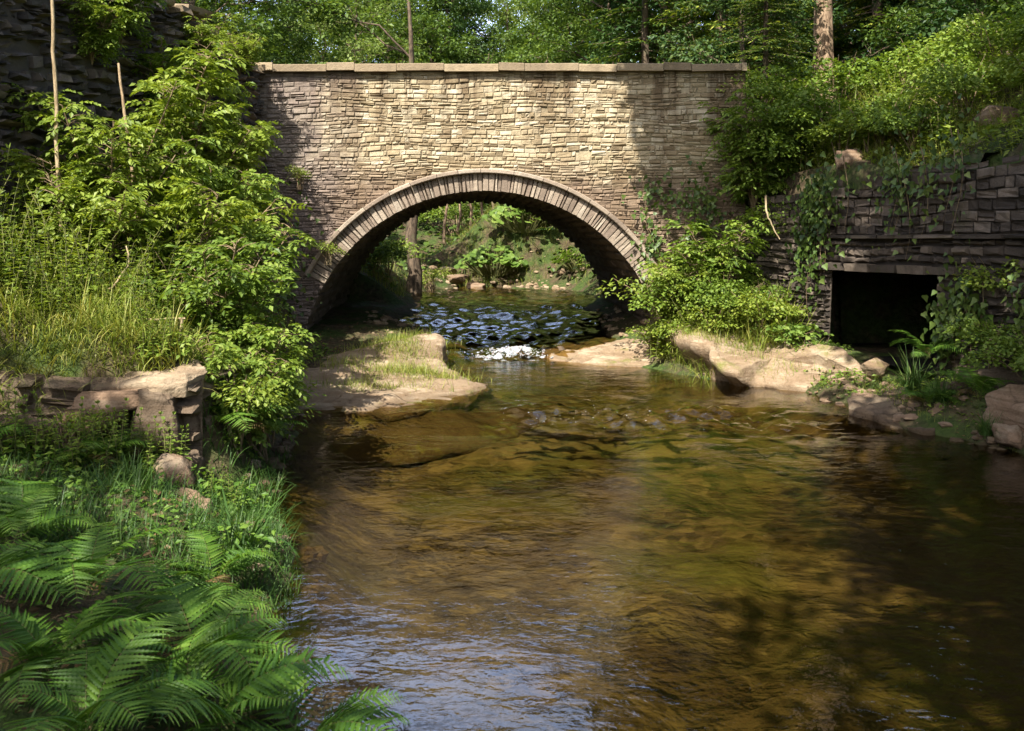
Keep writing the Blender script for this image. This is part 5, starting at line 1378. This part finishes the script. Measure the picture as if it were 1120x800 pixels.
# ------------------------------------------------------------------ sticks
def stick(name, label, pts, r0, r1, seed=0, mat='dead', k=6):
    pts = np.asarray(pts, float); b = pts[0].copy(); t = np.linspace(0, len(pts)-1, 14)
    P = np.stack([np.interp(t, np.arange(len(pts)), pts[:, c]) for c in range(3)], -1)
    rr = rng(seed); P += rr.normal(0, .006, P.shape)
    mb = MB(); tube(mb, P-b, np.linspace(r0, r1, 14), k)
    return tag(link(name, mb.mesh(name, M[mat], True), None, tuple(b)), label, 'stick')
stick('dead_branch', 'thin pale dead branch lying level across the grass', [at(75,352,8.9), at(120,349,8.9), at(160,350,8.85), at(203,348,8.8)], .014, .008, 1)
stick('stake', 'short rusty brown stake standing at the end of the ledge', [at(198,392,8.75), at(197,370,8.75), at(199,350,8.75)], .022, .016, 2)
stick('dead_branch', 'pale dead branch slanting through the nettles by the ledge', [at(8,345,9.0), at(30,325,9.1), at(58,303,9.2)], .016, .010, 3)
stick('dead_branch', 'crooked bare stick rising between willowherb and elder', [at(95,335,9.4), at(125,312,9.5), at(142,288,9.5), at(138,270,9.6)], .013, .007, 4)
stick('sapling_pole', 'bare pale pole leaning on the rubble wall among the saplings', [at(162,330,10.6), at(152,250,10.7), at(140,150,10.9), at(130,70,11.2)], .030, .014, 5, 'twig')
stick('sapling_pole', 'straight dead stem in front of the dark wall near the top edge', [at(66,262,10.2), at(62,170,10.45), at(60,80,10.6), at(58,30,10.6), at(56,-25,10.6)], .022, .018, 6, 'dead')
stick('hanging_root', 'pale root hanging in a curve over the retaining wall', [at(838,214,14.9), at(838,232,14.85), at(845,247,14.8), at(853,262,14.75)], .018, .008, 7, 'dead')
stick('dead_branch', 'pale twig lying at the dark bottom of the ferns', [at(90,778,4.3), at(115,790,4.25), at(140,800,4.2)], .006, .004, 8)

# ------------------------------------------------------------------ light, sky, camera
w = bpy.data.worlds.new('World'); scene.world = w; w.use_nodes = True
nt = w.node_tree; bg = nt.nodes['Background']
sky = nt.nodes.new('ShaderNodeTexSky'); sky.sky_type = 'NISHITA'; sky.sun_disc = False
sky.sun_elevation = SUN_EL; sky.sun_rotation = math.pi+SUN_AZ
sky.air_density = 1.0; sky.dust_density = 3.0; sky.ozone_density = 1.2
tcw = nt.nodes.new('ShaderNodeTexCoord')
sx = nt.nodes.new('ShaderNodeSeparateXYZ'); nt.links.new(tcw.outputs['Generated'], sx.inputs[0])
cn = noise_(nt, mapping(nt, tcw.outputs['Generated'], (2.2, 2.2, 4.5)), 1.6, 6, .62)
cm = math_(nt, 'MULTIPLY', remap(nt, cn, .34, .56), remap(nt, sx.outputs['Y'], .45, .8))
boosted_sky = mixc(nt, math_(nt, 'MULTIPLY', cm, .85), sky.outputs[0], (10.5, 13.0, 19.5))  # bright cloud band added to the sky ahead to strengthen the water reflections
nt.links.new(boosted_sky, bg.inputs['Color']); bg.inputs['Strength'].default_value = .10
sl = bpy.data.lights.new('sun', 'SUN'); sl.energy = 5.0; sl.angle = R_(.5); sl.color = (1, .945, .85)
so = bpy.data.objects.new('sun', sl); COL.objects.link(so)
so.rotation_euler = Vector(-SUNV).to_track_quat('-Z', 'Y').to_euler()
cam = bpy.data.cameras.new('camera'); cam.lens = 35; cam.sensor_width = 36; cam.shift_y = -.125
cam.clip_start = .05; cam.clip_end = 2000
cam.dof.use_dof = True; cam.dof.focus_distance = 15.5; cam.dof.aperture_fstop = 5.6
co = bpy.data.objects.new('camera', cam); COL.objects.link(co); co.location = (0, 0, CAMH); co.rotation_euler = (R_(90), 0, 0)
scene.camera = co
scene.view_settings.view_transform = 'Standard'; scene.view_settings.look = 'None'
scene.view_settings.exposure = 1.25; scene.view_settings.gamma = 1.0
scene.view_settings.use_curve_mapping = False
scene.render.engine = 'CYCLES'
cy = scene.cycles
cy.use_denoising = True
cy.max_bounces = 8; cy.diffuse_bounces = 3; cy.glossy_bounces = 3; cy.transmission_bounces = 4; cy.transparent_max_bounces = 12
cy.caustics_reflective = False; cy.caustics_refractive = False
cy.sample_clamp_indirect = 4.0
